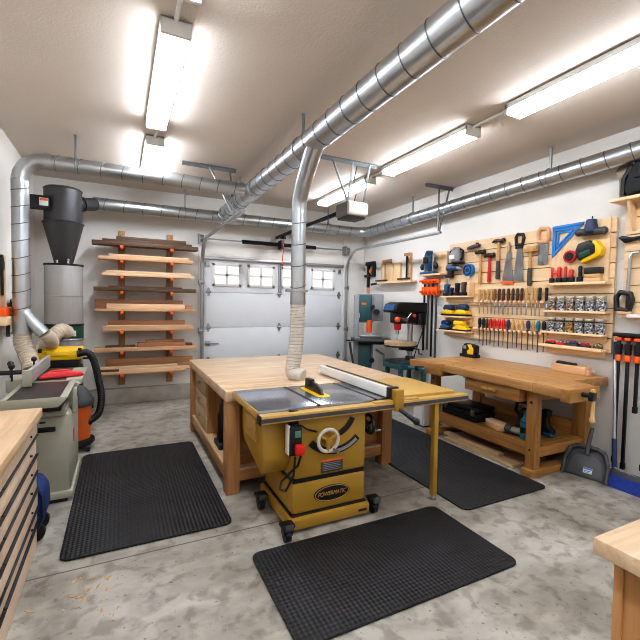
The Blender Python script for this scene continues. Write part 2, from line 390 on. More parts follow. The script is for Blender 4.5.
# ------------------------------------------------------------------ camera, world, colour
def camera():
    yaw, pitch, roll = math.radians(26.27), math.radians(-2.4), math.radians(1.0)
    c, s = math.cos, math.sin
    F = Vector((s(yaw)*c(pitch), c(yaw)*c(pitch), s(pitch)))
    r = Vector((c(yaw), -s(yaw), 0)); u = r.cross(F)
    R = c(roll)*r + s(roll)*u; U = -s(roll)*r + c(roll)*u
    cam = bpy.data.cameras.new('camera'); cam.sensor_width = 36; cam.lens = 405/640*36; cam.clip_start = 0.02
    o = bpy.data.objects.new('camera', cam); COL.objects.link(o)
    m = Matrix((R, U, -F)).transposed().to_4x4(); m.translation = (0, 0, 1.6)
    o.matrix_world = m; bpy.context.scene.camera = o
camera()
sc = bpy.context.scene
sc.view_settings.view_transform = 'Standard'
sc.view_settings.look = 'Medium High Contrast'
sc.view_settings.exposure = 0.48
w = bpy.data.worlds.new('world'); sc.world = w; w.use_nodes = True
bg = w.node_tree.nodes['Background']; bg.inputs[0].default_value = (0.92, 0.96, 1.0, 1); bg.inputs[1].default_value = 0.95
try:
    sc.cycles.use_denoising = True; sc.cycles.filter_width = 1.0
    sc.cycles.max_bounces = 8; sc.cycles.diffuse_bounces = 5; sc.cycles.transparent_max_bounces = 12
    sc.cycles.sample_clamp_indirect = 6
    sc.cycles.caustics_reflective = False; sc.cycles.caustics_refractive = False
except Exception: pass

# ------------------------------------------------------------------ room shell
XL, XR, YF, YB, H = -1.08, 4.40, -3.2, 6.95, 3.32
struct(MB().box(XL-.1, XR+.1, YF-.1, YB+1.2, -.1, 0).build('floor', M_['floor'], smooth=False))
struct(MB().box(XL-.1, XR+.1, YF-.1, YB+.12, H, H+.1).build('ceiling', M_['ceil'], smooth=False))
struct(MB().box(XL-.1, XL, YF-.1, YB+.12, 0, H).build('wall_left', M_['wall'], smooth=False))
struct(MB().box(XR, XR+.1, YF-.1, YB+.12, 0, H).build('wall_right', M_['wall'], smooth=False))
struct(MB().box(XL, XR, YF-.1, YF, 0, H).build('wall_front', M_['wall'], smooth=False))
DX0, DX1, DZ = 1.25, 3.91, 2.34
struct(MB().box(XL, DX0, YB, YB+.12, 0, H).box(DX1, XR, YB, YB+.12, 0, H).box(DX0, DX1, YB, YB+.12, DZ, H).build('wall_back', M_['wall'], smooth=False))
struct(MB().box(XL, 1.14, 6.87, YB, 0, .235, .006).build('baseboard_back', M_['curb']))
struct(MB().box(XR-.02, XR, 2.75, 6.9, 0, .1, .004).box(XR-.02, XR, YF, 1.6, 0, .1, .004).build('baseboard_right', M_['curb']))
# sectional garage door
d = struct(thing('door_1', 'white sectional garage door with four small windows in its top row', 'garage door', (0, 0, 0)))
del d['category']
zs = [0.012, .585, 1.155, 1.755, 2.33]
wins = [(1.42, 1.86), (2.025, 2.47), (2.645, 3.075), (3.25, 3.70)]
wz0, wz1 = 1.885, 2.215
for i in range(3):
    MB().box(DX0+.001, DX1-.001, 6.955, 7.0, zs[i], zs[i+1]-.008, .004).box(DX0+.001, DX1-.001, 6.97, 6.999, zs[i+1]-.012, zs[i+1]+.004).build('section', M_['doorw'], d)
m = MB(); xs = [DX0+.005] + [v for ww in wins for v in ww] + [DX1-.005]
for k in range(0, 10, 2): m.box(xs[k], xs[k+1], 6.955, 7.0, zs[3], zs[4]-.004)
for a, b in wins: m.box(a, b, 6.955, 7.0, zs[3], wz0).box(a, b, 6.955, 7.0, wz1, zs[4]-.004)
m.build('section', M_['doorw'], d, smooth=False)
for a, b in wins:
    f = MB(); t = .028
    f.box(a-.03, a+t-.012, 6.935, 6.96, wz0-.03, wz1+.03, .003).box(b-t+.012, b+.03, 6.935, 6.96, wz0-.03, wz1+.03, .003)
    f.box(a-.03, b+.03, 6.935, 6.96, wz0-.03, wz0+t-.012, .003).box(a-.03, b+.03, 6.935, 6.96, wz1-t+.012, wz1+.03, .003)
    f.box((a+b)/2-.02, (a+b)/2+.02, 6.94, 6.965, wz0, wz1).box(a, b, 6.94, 6.965, (wz0+wz1)/2-.018, (wz0+wz1)/2+.018)
    fo = f.build('window_frame', M_['white'], d)
    MB().box(a, b, 6.972, 6.976, wz0, wz1).build('pane', M_['pane'], fo, smooth=False)
MB().box(DX0, DX1, 6.90, 6.955, 2.30, 2.345, .008).build('top_strut', M_['galv'], d)
def hinge(x, z):
    h = MB().prism([(x-.035, z), (x-.012, z+.07), (x+.012, z+.07), (x+.035, z), (x+.012, z-.07), (x-.012, z-.07)], 'xz', 6.942, 6.956)
    h.cyl((x-.04, 6.936, z), (x+.04, 6.936, z), .012, n=8); return h
for z in (.585, 1.155, 1.755):
    for x in (1.33, 2.6, 3.83): hinge(x, z).build('hinge', M_['galv2'], d)
m = MB().box(2.575, 2.595, 6.93, 6.956, 1.78, 2.30).box(2.61, 2.63, 6.93, 6.956, 1.78, 2.30); m.build('center_stile', M_['galv'], d)
m = MB().box(1.28, 1.36, 6.935, 6.956, .85, .93, .004).cyl((1.32, 6.93, .89), (1.50, 6.93, .885), .012, n=8); m.build('latch_handle', M_['galv2'], d)
m = MB().box(1.28, 1.34, 6.93, 6.956, 2.18, 2.26, .004).box(3.80, 3.86, 6.93, 6.956, 2.18, 2.26, .004); m.build('top_bracket', M_['galv2'], d)
struct(MB().box(DX1+.002, XR-.02, 6.92, YB, 0, 2.9, .004).build('trim_1', M_['wall']))
struct(MB().box(1.16, 1.248, 6.93, YB, .0, 2.5, .004).build('trim_2', M_['wall']))
struct(MB().box(DX0, DX1, 6.93, YB, DZ-.005, DZ+.06, .004).build('trim_3', M_['wall']))

# door tracks
def arc(c, r, a0, a1, n, f): return [f(c[0]+r*math.cos(a0+(a1-a0)*i/n), c[1]+r*math.sin(a0+(a1-a0)*i/n)) for i in range(n+1)]
def track(x, yend, label, hang, angle, side):
    t = thing('garage_door_track', label, 'door track', (x, 6.88, 0), 0, 'garage door tracks')
    zt = 2.6; rr = .42
    pts = [(x, 6.88, .02), (x, 6.88, 1.0), (x, 6.88, zt-rr)]
    pts += [(x, 6.88-rr+rr*math.cos(a), zt-rr+rr*math.sin(a)) for a in [PI/2*i/8 for i in range(1, 9)]]
    pts += [(x, yend, zt)]
    # C-shaped channel: swept two flanges
    m = MB(); m.tube(pts, .024, 8)
    m.tube([(p[0]+side*.022, p[1], p[2]) for p in pts], .014, 6)
    m.wbuild('rail', M_['galv'], t)
    for z in (.45, 1.1, 1.9):
        MB().box(x-side*.01, x+side*.06, 6.86, 6.925, z-.04, z+.04, .004).cyl((x-.03, 6.87, z), (x+.03, 6.87, z), .022, n=10).wbuild('wall_bracket', M_['galv2'], t)
    a, b = angle
    MB().box(a[0], b[0], a[1]-.02, a[1]+.02, H-.006, H).box(a[0], b[0], a[1]+.014, a[1]+.02, H-.045, H).wbuild('ceiling_angle', M_['galv2'], t)
    for p, q in hang: MB().tube([p, q], .013, 6).wbuild('hanger_strut', M_['galv2'], t)
    return t
track(1.22, 4.42, 'left garage door track with curved top, ceiling struts over the lumber rack side', [((1.28, 5.3, H-.02), (1.22, 4.85, 2.62)), ((1.02, 5.3, H-.02), (1.22, 4.85, 2.62))], ((.69, 5.3), (1.36, 5.3)), -1)
track(3.95, 4.32, 'right garage door track running beside the tool wall and band saw', [((4.12, 4.55, H-.02), (3.95, 4.36, 2.62)), ((4.32, 4.55, H-.02), (3.97, 4.36, 2.62))], ((3.88, 4.55), (4.40, 4.55)), 1)
# torsion bar
t = thing('torsion_spring_bar', 'black torsion springs on a steel shaft above the garage door', 'door spring', (2.58, 6.82, 2.60))
MB().cyl((1.17, 6.82, 2.62), (3.97, 6.82, 2.62), .013, n=10).wbuild('shaft', M_['galv2'], t)
for a, b in ((1.86, 2.55), (2.62, 3.25)):
    pts = []; n = int((b-a)/.012)
    for i in range(n*8+1):
        an = 2*PI*i/8; pts.append((a+(b-a)*i/(n*8), 6.82+.03*math.cos(an), 2.62+.03*math.sin(an)))
    MB().tube(pts, .0062, 5).wbuild('spring', M_['blackm'], t)
MB().box(2.555, 2.615, 6.78, 6.949, 2.55, 2.70, .004).wbuild('center_bracket', M_['blackm'], t)
for x in (1.19, 3.93):
    MB().cyl((x-.03, 6.82, 2.62), (x+.03, 6.82, 2.62), .06, n=16).wbuild('cable_drum', M_['galv2'], t)
    MB().box(x-.04, x-.03, 6.80, 6.949, 2.54, 2.70).wbuild('end_bracket', M_['galv2'], t)
# opener
t = thing('garage_door_opener', 'white and grey garage door opener hanging from the ceiling on struts', 'door opener', (2.56, 4.5, 2.64))
MB().box(2.49, 2.80, 4.36, 4.66, 2.69, 2.87, .03).wbuild('housing', M_['grey'], t)
MB().box(2.50, 2.79, 4.33, 4.40, 2.695, 2.86, .03).wbuild('light_cover', M_['white'], t)
MB().box(2.51, 2.78, 4.38, 4.64, 2.665, 2.695, .012).wbuild('base_pan', M_['dkgrey'], t)
MB().box(2.50, 2.545, 4.64, 6.93, 2.735, 2.78, .004).wbuild('rail', M_['blackm'], t)
MB().box(2.485, 2.56, 6.55, 6.65, 2.69, 2.74, .006).wbuild('trolley', M_['blackm'], t)
MB().tube([(2.52, 6.6, 2.70), (2.53, 6.6, 2.5), (2.51, 6.6, 2.28)], .008, 6).ell((2.51, 6.6, 2.25), (.02, .02, .03), 8).wbuild('release_cord', M_['red'], t)
MB().box(2.05, 2.87, 4.26, 4.30, H-.006, H).box(2.05, 2.87, 4.29, 4.30, H-.045, H).wbuild('ceiling_angle', M_['galv2'], t)
for p, q in (((2.24, 4.28, H-.02), (2.54, 4.42, 2.85)), ((2.52, 4.28, H-.02), (2.53, 4.42, 2.85)), ((2.76, 4.28, H-.02), (2.76, 4.42, 2.85))):
    MB().tube([p, q], .014, 6).wbuild('hanger_strut', M_['galv2'], t)
MB().tube([(2.60, 4.30, H), (2.56, 4.32, 3.1), (2.62, 4.36, 2.95), (2.62, 4.42, 2.85)], .006, 6).wbuild('power_cord', M_['black'], t)

# ------------------------------------------------------------------ ceiling lights
def light(x, y0, y1, label, cond=None, lm='lite'):
    t = thing('ceiling_light', label, 'ceiling light', (x, (y0+y1)/2, H), 0, 'fluorescent wraparound ceiling lights')
    hw = .09; z = 3.215
    prof = [(x-hw, H-.012), (x-hw, z+.05), (x-hw+.006, z+.05), (x-hw+.006, H-.02), (x+hw-.006, H-.02), (x+hw-.006, z+.05), (x+hw, z+.05), (x+hw, H-.012)]
    MB().prism(prof, 'xz', y0, y1).wbuild('housing', M_['fixture'], t, smooth=False)
    pr = [(x-hw+.007, H-.03), (x-hw+.007, z+.012), (x-hw+.02, z), (x+hw-.02, z), (x+hw-.007, z+.012), (x+hw-.007, H-.03)]
    MB().prism(pr, 'xz', y0+.03, y1-.03).wbuild('diffuser', M_[lm], t, smooth=False)
    for yy in (y0, y1-.028): MB().box(x-hw, x+hw, yy, yy+.028, z-.002, H-.01, .004).wbuild('end_cap', M_['fixture'], t)
    MB().box(x-.03, x+.03, y0+.2, y0+.3, H-.014, H).box(x-.03, x+.03, y1-.3, y1-.2, H-.014, H).wbuild('mount', M_['fixture'], t)
    if cond: MB().tube([(x, cond[0], H-.02), (x, cond[1], H-.02)], .014, 8).wbuild('conduit', M_['fixture'], t)
light(.31, 2.67, 4.22, 'longest looking ceiling light of the left row, nearest whole one', (2.36, 2.67))
light(.33, 4.62, 6.15, 'far ceiling light of the left row, above the angled duct by the lumber rack', (4.22, 4.62), 'lite_far')
light(.31, .95, 2.36, 'left row ceiling light cut off by the top edge of the photo')
light(3.02, 1.05, 2.47, 'right row ceiling light nearest the camera, cut off at the right edge')
light(3.02, 2.88, 4.28, 'middle ceiling light of the right row, over the tool wall', (2.47, 2.88))
light(3.02, 4.66, 6.12, 'far ceiling light of the right row, behind the garage door opener', (4.28, 4.66), 'lite_far')

light(.31, -.9, .6, 'added unseen fill light continuing the left row behind the camera')  # from here on, four unseen fixtures added to fill the room from the front
light(.31, -2.7, -1.2, 'added unseen fill light at the rear of the left row behind the camera')
light(3.02, -.7, .8, 'added unseen fill light continuing the right row beside the camera')
light(3.02, -2.6, -1.1, 'added unseen fill light at the rear of the right row behind the camera')
# ------------------------------------------------------------------ spiral ducts
def spiral(m, p0, p1, r, step=.22, parent=None):
    p0 = Vector(p0); p1 = Vector(p1); L = (p1-p0).length; n = int(L/step); dv = (p1-p0)/L
    m.tube([p0, p1], r, 36)
    a = dv.orthogonal().normalized(); b = dv.cross(a); m.second = (len(m.bm.faces), M_['seam'])
    for i in range(n):
        c = p0+dv*(L*(i+.5)/n)
        m.tube([c+(a*math.cos(q)+b*math.sin(q))*r*1.004+dv*(r*.35*math.cos(q)) for q in [2*PI*k/36 for k in range(37)]], .0042, 6, caps=False)
    return m
def elbow(m, c, r, p, u, v, R, a0=0, a1=PI/2, n=5):
    """segmented elbow: c centre, u,v unit vectors"""
    c = Vector(c); u = Vector(u); v = Vector(v); pts = []; rs = []
    for i in range(n+1):
        a = a0+(a1-a0)*i/n; pts.append(c+u*R*math.cos(a)+v*R*math.sin(a)); rs.append(r*1.012)
    m.tube(pts, rs, 28); return m
def hanger(pts_top, c, r, axis, parent):
    m = MB(); m.torus(c, r*1.02+.003, .006, axis, 24, 6)
    m.box(c[0]-.012, c[0]+.012, c[1]-.012, c[1]+.012, c[2]+r, H); m.wbuild('hanger_strap', M_['galv2'], parent)
ZD = 3.0
# trunk along Y
tr = thing('main_duct', 'thick main spiral duct running diagonally overhead from top edge', 'duct', (1.5, 3.5, ZD))
spiral(MB(), (1.5, -3.1, ZD), (1.5, 6.50, ZD), .105, .22, tr).wbuild('pipe', M_['galv'], tr)
for y in (1.2, 3.45, 5.6): hanger(None, (1.5, y, ZD), .105, 'y', tr)
MB().cyl((1.5, 4.88, ZD), (1.5, 5.22, ZD), .112, n=28).wbuild('tee_collar', M_['galv'], tr)
# left run with riser
lr = thing('duct_branch', 'left spiral duct rising by the wall and elbowing across the ceiling', 'duct', (-.90, 5.04, 1.2))
xr, yr, R = -.90, 5.04, .22
m = MB(); spiral(m, (xr, yr, 1.42), (xr, yr, ZD-R), .077, .17, lr); m.wbuild('riser', M_['galv'], lr)
m = MB(); elbow(m, (xr+R, yr, ZD-R), .077, None, (-1, 0, 0), (0, 0, 1), R, 0, PI/2, 5); m.wbuild('elbow', M_['galv'], lr)
m = MB(); spiral(m, (xr+R, yr, ZD), (1.39, yr, ZD), .077, .2, lr); m.wbuild('pipe', M_['galv'], lr)
MB().cyl((xr+R-.01, yr, ZD), (xr+R+.05, yr, ZD), .083, n=28).wbuild('collar', M_['galv'], lr)
MB().cyl((xr, yr, 1.24), (xr, yr, 1.42), .083, n=28).cyl((xr, yr, 1.235), (xr, yr, 1.255), .088, n=28).wbuild('wye_fitting', M_['galv'], lr)
MB().tube([(xr-.03, yr, 1.60), (xr+.02, yr-.01, 1.46), (xr+.10, yr-.02, 1.34), (xr+.19, yr-.02, 1.235)], .062, 20).wbuild('wye_branch', M_['galv'], lr)
for x in (-.42,): hanger(None, (x, yr, ZD), .077, 'x', lr)
# back run
br = thing('duct_run', 'spiral duct along the back wall above the lumber rack and garage door', 'duct', (1.6, 6.62, 2.95))
m = MB(); spiral(m, (-.30, 6.62, 2.95), (3.98, 6.62, 2.95), .088, .25, br); m.wbuild('pipe', M_['galv'], br)
MB().cyl((1.32, 6.62, 2.95), (1.68, 6.62, 2.95), .095, n=28).cyl((1.5, 6.5, 2.98), (1.5, 6.62, 2.96), .11, n=28).wbuild('tee_collar', M_['galv'], br)
for x in (.9, 2.7, 3.4): hanger(None, (x, 6.62, 2.95), .088, 'x', br)
MB().cyl((-.34, 6.62, 2.95), (-.27, 6.62, 2.95), .093, n=28).wbuild('collar', M_['galv'], br)
m = MB(); elbow(m, (3.98, 6.42, 2.95), .09, None, (0, 1, 0), (1, 0, 0), .20, 0, PI/2, 5); m.wbuild('elbow', M_['galv'], br)
rr = thing('duct_run', 'spiral duct along the right wall above the hanging tools', 'duct', (4.18, 4, 3.0))
m = MB(); spiral(m, (4.18, -3.1, 3.10), (4.18, 6.42, 2.95), .088, .22, rr); m.wbuild('pipe', M_['galv'], rr)
for y in (2.9, 5.2, 1.0): hanger(None, (4.18, y, 3.10-(y+3.1)*.01576), .088, 'y', rr)
# drop to the saw
dp = thing('dust_drop', 'vertical spiral drop pipe with clear ribbed hose onto the saw', 'dust hose', (1.53, 3.6, .88))
MB().tube([(1.5, 3.16, ZD-.02), (1.505, 3.24, 2.92), (1.52, 3.46, 2.72), (1.535, 3.57, 2.61), (1.535, 3.6, 2.54), (1.535, 3.6, 2.46)], [.082, .078, .073, .072, .072, .072], 24).wbuild('angled_tee', M_['galv'], dp)
m = MB(); spiral(m, (1.535, 3.6, 2.47), (1.535, 3.6, 1.66), .070, .19, dp); m.wbuild('pipe', M_['galv'], dp)
MB().cyl((1.535, 3.6, 1.70), (1.535, 3.6, 1.58), .073, n=24).cyl((1.535, 3.6, 1.59), (1.535, 3.6, 1.605), .077, n=24).cyl((1.535, 3.6, 1.62), (1.535, 3.6, 1.63), .075, n=24).wbuild('hose_collar', M_['steel'], dp)
MB().cyl((1.535, 3.6, 1.705), (1.535, 3.6, 1.72), .098, n=24).cyl((1.45, 3.6, 1.712), (1.41, 3.6, 1.712), .014, n=8).wbuild('blast_gate', M_['steel'], dp)
def smooth_path(path, step):
    P = [Vector(p) for p in path]; out = []
    Q = [P[0]*2-P[1]] + P + [P[-1]*2-P[-2]]      # Catmull-Rom resample
    for i in range(1, len(Q)-2):
        p0, p1, p2, p3 = Q[i-1:i+3]; L = (p2-p1).length; k = max(2, int(L/step))
        for j in range(k):
            t = j/k
            out.append(.5*((2*p1)+(-p0+p2)*t+(2*p0-5*p1+4*p2-p3)*t*t+(-p0+3*p1-3*p2+p3)*t**3))
    out.append(P[-1]); return out
def ribbed(path, r, amp=.06, pitch=.03, m=None, n=20):
    out = smooth_path(path, pitch/4)
    rs = [r*(1+amp*(-1, 0.1, 1, 0.1)[i % 4]) for i in range(len(out))]
    m = m or MB(); m.tube(out, rs, n); return m
def coil(path, r, pitch, wr):
    out = smooth_path(path, pitch/10); pts = []
    t0 = (out[1]-out[0]).normalized(); nn = t0.orthogonal().normalized(); s = 0
    for i in range(len(out)):
        tg = (out[min(i+1, len(out)-1)]-out[max(i-1, 0)]).normalized()
        nn = (nn-tg*nn.dot(tg)).normalized(); bb = tg.cross(nn)
        if i: s += (out[i]-out[i-1]).length
        a = 2*PI*s/pitch; pts.append(out[i]+(nn*math.cos(a)+bb*math.sin(a))*r)
    return MB().tube(pts, wr, 5)
sawhose = [(1.535, 3.6, 1.59), (1.533, 3.6, 1.35), (1.515, 3.59, 1.15), (1.485, 3.575, 1.0), (1.475, 3.54, .93), (1.54, 3.46, .905)]
ribbed(sawhose, .068, .03, .04).wbuild('ribbed_hose', M_['hose_clear'], dp)
coil(sawhose[:5], .0700, .033, .0032).wbuild('wire_coil', M_['wire'], dp)

# ------------------------------------------------------------------ mats
def floor_mat_thing(x0, x1, y0, y1, label):
    r = .06; poly = []
    for cx, cy, a in ((x1-r, y1-r, 0), (x0+r, y1-r, 90), (x0+r, y0+r, 180), (x1-r, y0+r, 270)):
        for k in range(5):
            an = math.radians(a+k*22.5); poly.append((cx+r*math.cos(an)-(x0+x1)/2, cy+r*math.sin(an)-(y0+y1)/2))
    o = MB().prism(poly, 'xy', 0, .014, .003).build('floor_mat', M_['rubber'], loc=((x0+x1)/2, (y0+y1)/2, .001))
    tag(o, label, 'floor mat')
floor_mat_thing(-.34, .725, 2.82, 4.695, 'black diamond-textured rubber mat left of the outfeed table')
floor_mat_thing(.73, 2.225, 1.635, 2.415, 'black diamond-textured rubber mat in front of the table saw')
floor_mat_thing(2.40, 3.39, 2.25, 4.6, 'black diamond-textured rubber mat along the right workbench')

# ------------------------------------------------------------------ outfeed table
t = thing('outfeed_table', 'large maple-topped outfeed workbench with drawers behind the table saw', 'workbench', (1.665, 4.28, 0))
x0, x1, y0, y1, zt = .765, 2.55, 3.245, 5.2, .87
MB().box(x0, x1, y0, y1, zt-.085, zt, .004).wbuild('table_top', M_['maple_x'], t)
for x in (x0+.01, x1-.235):
    for y in (y0+.015, y1-.13): MB().box(x, x+.115, y, y+.115, 0, zt-.085, .005).wbuild('leg', M_['mapleside_z'], t)
MB().box(x0+.125, x1-.235, y0+.03, y0+.07, .10, .19, .004).wbuild('rail', M_['mapleside_x'], t)
MB().box(x0+.125, x1-.235, y1-.07, y1-.03, .10, .19, .004).wbuild('rail', M_['mapleside_x'], t)
MB().box(x0+.02, x0+.06, y0+.13, y1-.13, .10, .19, .004).wbuild('rail', M_['mapleside_y'], t)
MB().box(x1-.20, x1-.16, y0+.13, y1-.13, .10, .19, .004).wbuild('rail', M_['mapleside_y'], t)
MB().box(x0+.02, x1-.15, y0+.03, y1-.03, .19, .21).wbuild('lower_shelf', M_['maple'], t)
MB().box(x0+.10, x1-.22, y0+.10, y0+.12, .21, zt-.085).wbuild('front_panel', M_['mapleside_x'], t)
MB().box(x0+.05, x0+.55, 4.27, 4.29, .21, zt-.085).box(x0+.05, x0+.55, 4.94, 4.96, .21, zt-.085).box(x0+.53, x0+.55, y0+.12, 4.95, .21, zt-.085).wbuild('bay_panel', M_['mapleside_z'], t)
MB().box(x0+.06, x0+.50, 4.29, 4.94, .215, .78).wbuild('drawer_case', M_['drawer'], t)
for z0, z1 in ((.60, .775), (.44, .59), (.225, .43)):
    dr = MB().box(x0+.035, x0+.062, 4.30, 4.93, z0, z1, .003).wbuild('drawer', M_['drawer'], t)
    zc = (z0+z1)/2+.01
    MB().cyl((x0+.035, 4.61, zc), (x0+.012, 4.61, zc), .008, n=8).box(x0+.004, x0+.014, 4.57, 4.65, zc-.015, zc+.015, .005).wbuild('knob', M_['steel'], dr)
t = thing('trim_router', 'black router tool stored upright in the open bay of the outfeed table', 'power tool', (.89, 3.86, .211))
MB().box(-.07, .07, -.12, .12, 0, .05, .01).build('base', M_['black'], t)
MB().lathe([(.05, .05), (.06, .08), (.06, .3), (.045, .34), (.03, .42), (.0, .42)], n=16).build('motor_body', M_['blackm'], t)
MB().tube([(0, -.06, .12), (0, -.13, .16), (0, -.13, .28), (0, -.05, .3)], .018, 8).build('handle', M_['black'], t)
MB().box(-.03, .03, -.03, .03, .42, .45, .005).build('switch_cap', M_['dkgrey'], t)

# ------------------------------------------------------------------ table saw
S = thing('table_saw', 'mustard yellow cabinet table saw with grey cast iron top and fence', 'table saw', (1.4, 2.9, 0))
zt = .875
m = MB(); m.box(.818, 1.875, 2.56, 3.23, zt-.045, zt, .003)
m.wbuild('cast_iron_top', M_['iron'], S)
MB().box(1.255, 1.280, 2.56, 3.23, zt-.01, zt+.0012).box(1.735, 1.76, 2.56, 3.23, zt-.01, zt+.0012).wbuild('miter_slot', M_['black'], S)
MB().box(.810, .818, 2.56, 3.23, zt-.05, zt-.002, .002).wbuild('side_trim', M_['yellow2'], S)
MB().prism([(1.42+.055*math.cos(a), (2.80 if math.sin(a) < 0 else 3.10)+.055*math.sin(a)) for a in [2*PI*k/20 for k in range(20)]], 'xy', zt-.002, zt+.003).wbuild('throat_plate', M_['yel'], S)
MB().prism([(2.80, zt), (2.83, zt+.045), (2.92, zt+.075), (3.04, zt+.08), (3.12, zt+.05), (3.13, zt)], 'yz', 1.408, 1.432, .004).wbuild('blade_guard', M_['dkiron'], S)
MB().box(1.395, 1.445, 3.0, 3.10, zt+.03, zt+.095, .012).wbuild('guard_knob', M_['black'], S)
# rails
MB().box(.815, 2.64, 2.485, 2.56, zt-.075, zt-.02, .006).wbuild('front_rail', M_['yellow2'], S)
MB().box(.82, 2.635, 2.480, 2.4855, zt-.062, zt-.036).wbuild('rail_scale', M_['dkgrey'], S)
MB().box(.807, .817, 2.478, 2.562, zt-.079, zt-.016, .004).wbuild('rail_end_cap', M_['black'], S)
MB().box(.9, 2.5, 3.231, 3.243, zt-.06, zt-.012, .003).wbuild('rear_rail', M_['yellow'], S)
# extension wing and leg
MB().box(1.93, 2.56, 2.565, 3.240, zt-.03, zt+.001, .004).wbuild('extension_table', M_['yellow2'], S)
lg = MB().box(2.292, 2.335, 2.50, 2.545, .035, zt-.07, .005).wbuild('leg', M_['yellow'], S)
MB().cyl((2.313, 2.522, .012), (2.313, 2.522, .04), .010, n=10).cyl((2.313, 2.522, 0), (2.313, 2.522, .012), .026, n=16).wbuild('levelling_foot', M_['steel'], lg)
# fence
f = MB().box(1.84, 1.865, 2.55, 3.72, zt+.006, zt+.085, .003).wbuild('fence_face', M_['white'], S)
MB().box(1.866, 1.915, 2.55, 3.74, zt+.012, zt+.075, .004).wbuild('fence_beam', M_['yellow'], S)
MB().box(1.915, 1.935, 2.55, 3.72, zt+.03, zt+.082, .004).wbuild('fence_back_face', M_['dkgrey'], S)
MB().box(1.84, 1.937, 2.52, 2.552, zt+.004, zt+.088, .006).wbuild('fence_end_cap', M_['black'], S)
MB().box(1.868, 1.945, 2.462, 2.525, zt-.085, zt+.075, .006).wbuild('fence_head', M_['yellow'], S)
MB().box(1.70, 2.12, 2.495, 2.54, zt-.02, zt-.008, .003).wbuild('fence_tee', M_['yellow2'], S)
MB().tube([(1.905, 2.47, zt-.075), (1.93, 2.42, zt-.10), (1.97, 2.36, zt-.14)], [.013, .016, .020], 10).ell((1.975, 2.35, zt-.145), .026, 10).wbuild('fence_lever', M_['black'], S)
# cabinet
MB().box(1.10, 1.70, 2.62, 3.22, .36, zt-.05, .03).wbuild('upper_cabinet', M_['yellow'], S)
MB().box(1.112, 1.688, 2.632, 3.21, .335, .365).wbuild('seam', M_['black'], S)
MB().box(1.10, 1.70, 2.62, 3.22, .115, .34, .025).wbuild('lower_cabinet', M_['yellow'], S)
MB().box(1.095, 1.705, 2.615, 3.225, .10, .118, .006).wbuild('seam', M_['black'], S)
MB().box(1.07, 1.725, 2.585, 3.25, .02, .105, .02).wbuild('plinth', M_['yellow'], S)
MB().box(1.62, 1.69, 2.578, 2.587, .055, .07, .003).wbuild('plinth_slot', M_['black'], S)
# motor cover, bulging out on the left
mc = MB().prism([(2.72, .40), (3.14, .52), (3.20, .60), (3.20, .80), (2.70, .80), (2.66, .52)], 'yz', .90, 1.11, .02).wbuild('motor_cover', M_['yellow'], S)
MB().box(.893, .902, 2.82, 3.08, .60, .76, .01).box(.888, .898, 2.90, 3.0, .655, .665, .004).box(.888, .898, 2.90, 3.0, .635, .645, .004).box(.888, .898, 2.90, 3.0, .615, .625, .004).wbuild('louvre_panel', M_['yellow2'], mc)
MB().box(.94, 1.10, 2.9, 3.1, .80, .835, .005).wbuild('cover_hinge', M_['black'], mc)
# controls on the front
fy = 2.618
def arcband(cx, cz, r0, r1, a0, a1, y0, y1, n=14):
    P = [(cx+r1*math.cos(math.radians(a0+(a1-a0)*k/n)), cz+r1*math.sin(math.radians(a0+(a1-a0)*k/n))) for k in range(n+1)]
    P += [(cx+r0*math.cos(math.radians(a1+(a0-a1)*k/n)), cz+r0*math.sin(math.radians(a1+(a0-a1)*k/n))) for k in range(n+1)]
    return MB().prism(P, 'xz', y0, y1)
arcband(1.425, .80, .242, .29, 224, 316, fy-.006, fy+.004).wbuild('bevel_gauge', M_['black'], S)
arcband(1.425, .80, .256, .28, 244, 312, fy-.0075, fy-.005).wbuild('gauge_scale', M_['grey'], S)
arcband(1.38, .855, .195, .235, 293, 334, fy-.006, fy+.004).wbuild('curved_slot', M_['black'], S)
hw = MB().torus((1.345, fy-.055, .635), .078, .013, 'y', 28, 8)
hwo = hw.wbuild('handwheel', M_['wheelgrey'], S)
m = MB().cyl((1.345, fy, .635), (1.345, fy-.07, .635), .022, n=14)
for k in range(3):
    a = 2*PI*k/3+.5; m.tube([(1.345, fy-.055, .635), (1.345+.075*math.cos(a), fy-.055, .635+.075*math.sin(a))], .012, 8)
m.wbuild('hub_spokes', M_['yellow'], hwo)
MB().cyl((1.385, fy-.06, .57), (1.39, fy-.12, .568), .010, n=10).wbuild('crank_grip', M_['steel'], hwo)
sw = MB().box(1.705, 1.725, 2.86, 3.12, .56, .78, .006).wbuild('side_plate', M_['yellow'], S)
hw = MB().torus((1.772, 2.70, .665), .07, .013, 'x', 26, 8).cyl((1.70, 2.70, .665), (1.772, 2.70, .665), .02, n=12)
for k in range(3):
    a = 2*PI*k/3+.3; hw.tube([(1.772, 2.70, .665), (1.772, 2.70+.07*math.cos(a), .665+.07*math.sin(a))], .011, 8)
hwo = hw.wbuild('handwheel', M_['black'], S, label='black handwheel on the right side')
MB().cyl((1.772, 2.66, .62), (1.85, 2.655, .62), .008, n=8).wbuild('crank_grip', M_['steel'], hwo)
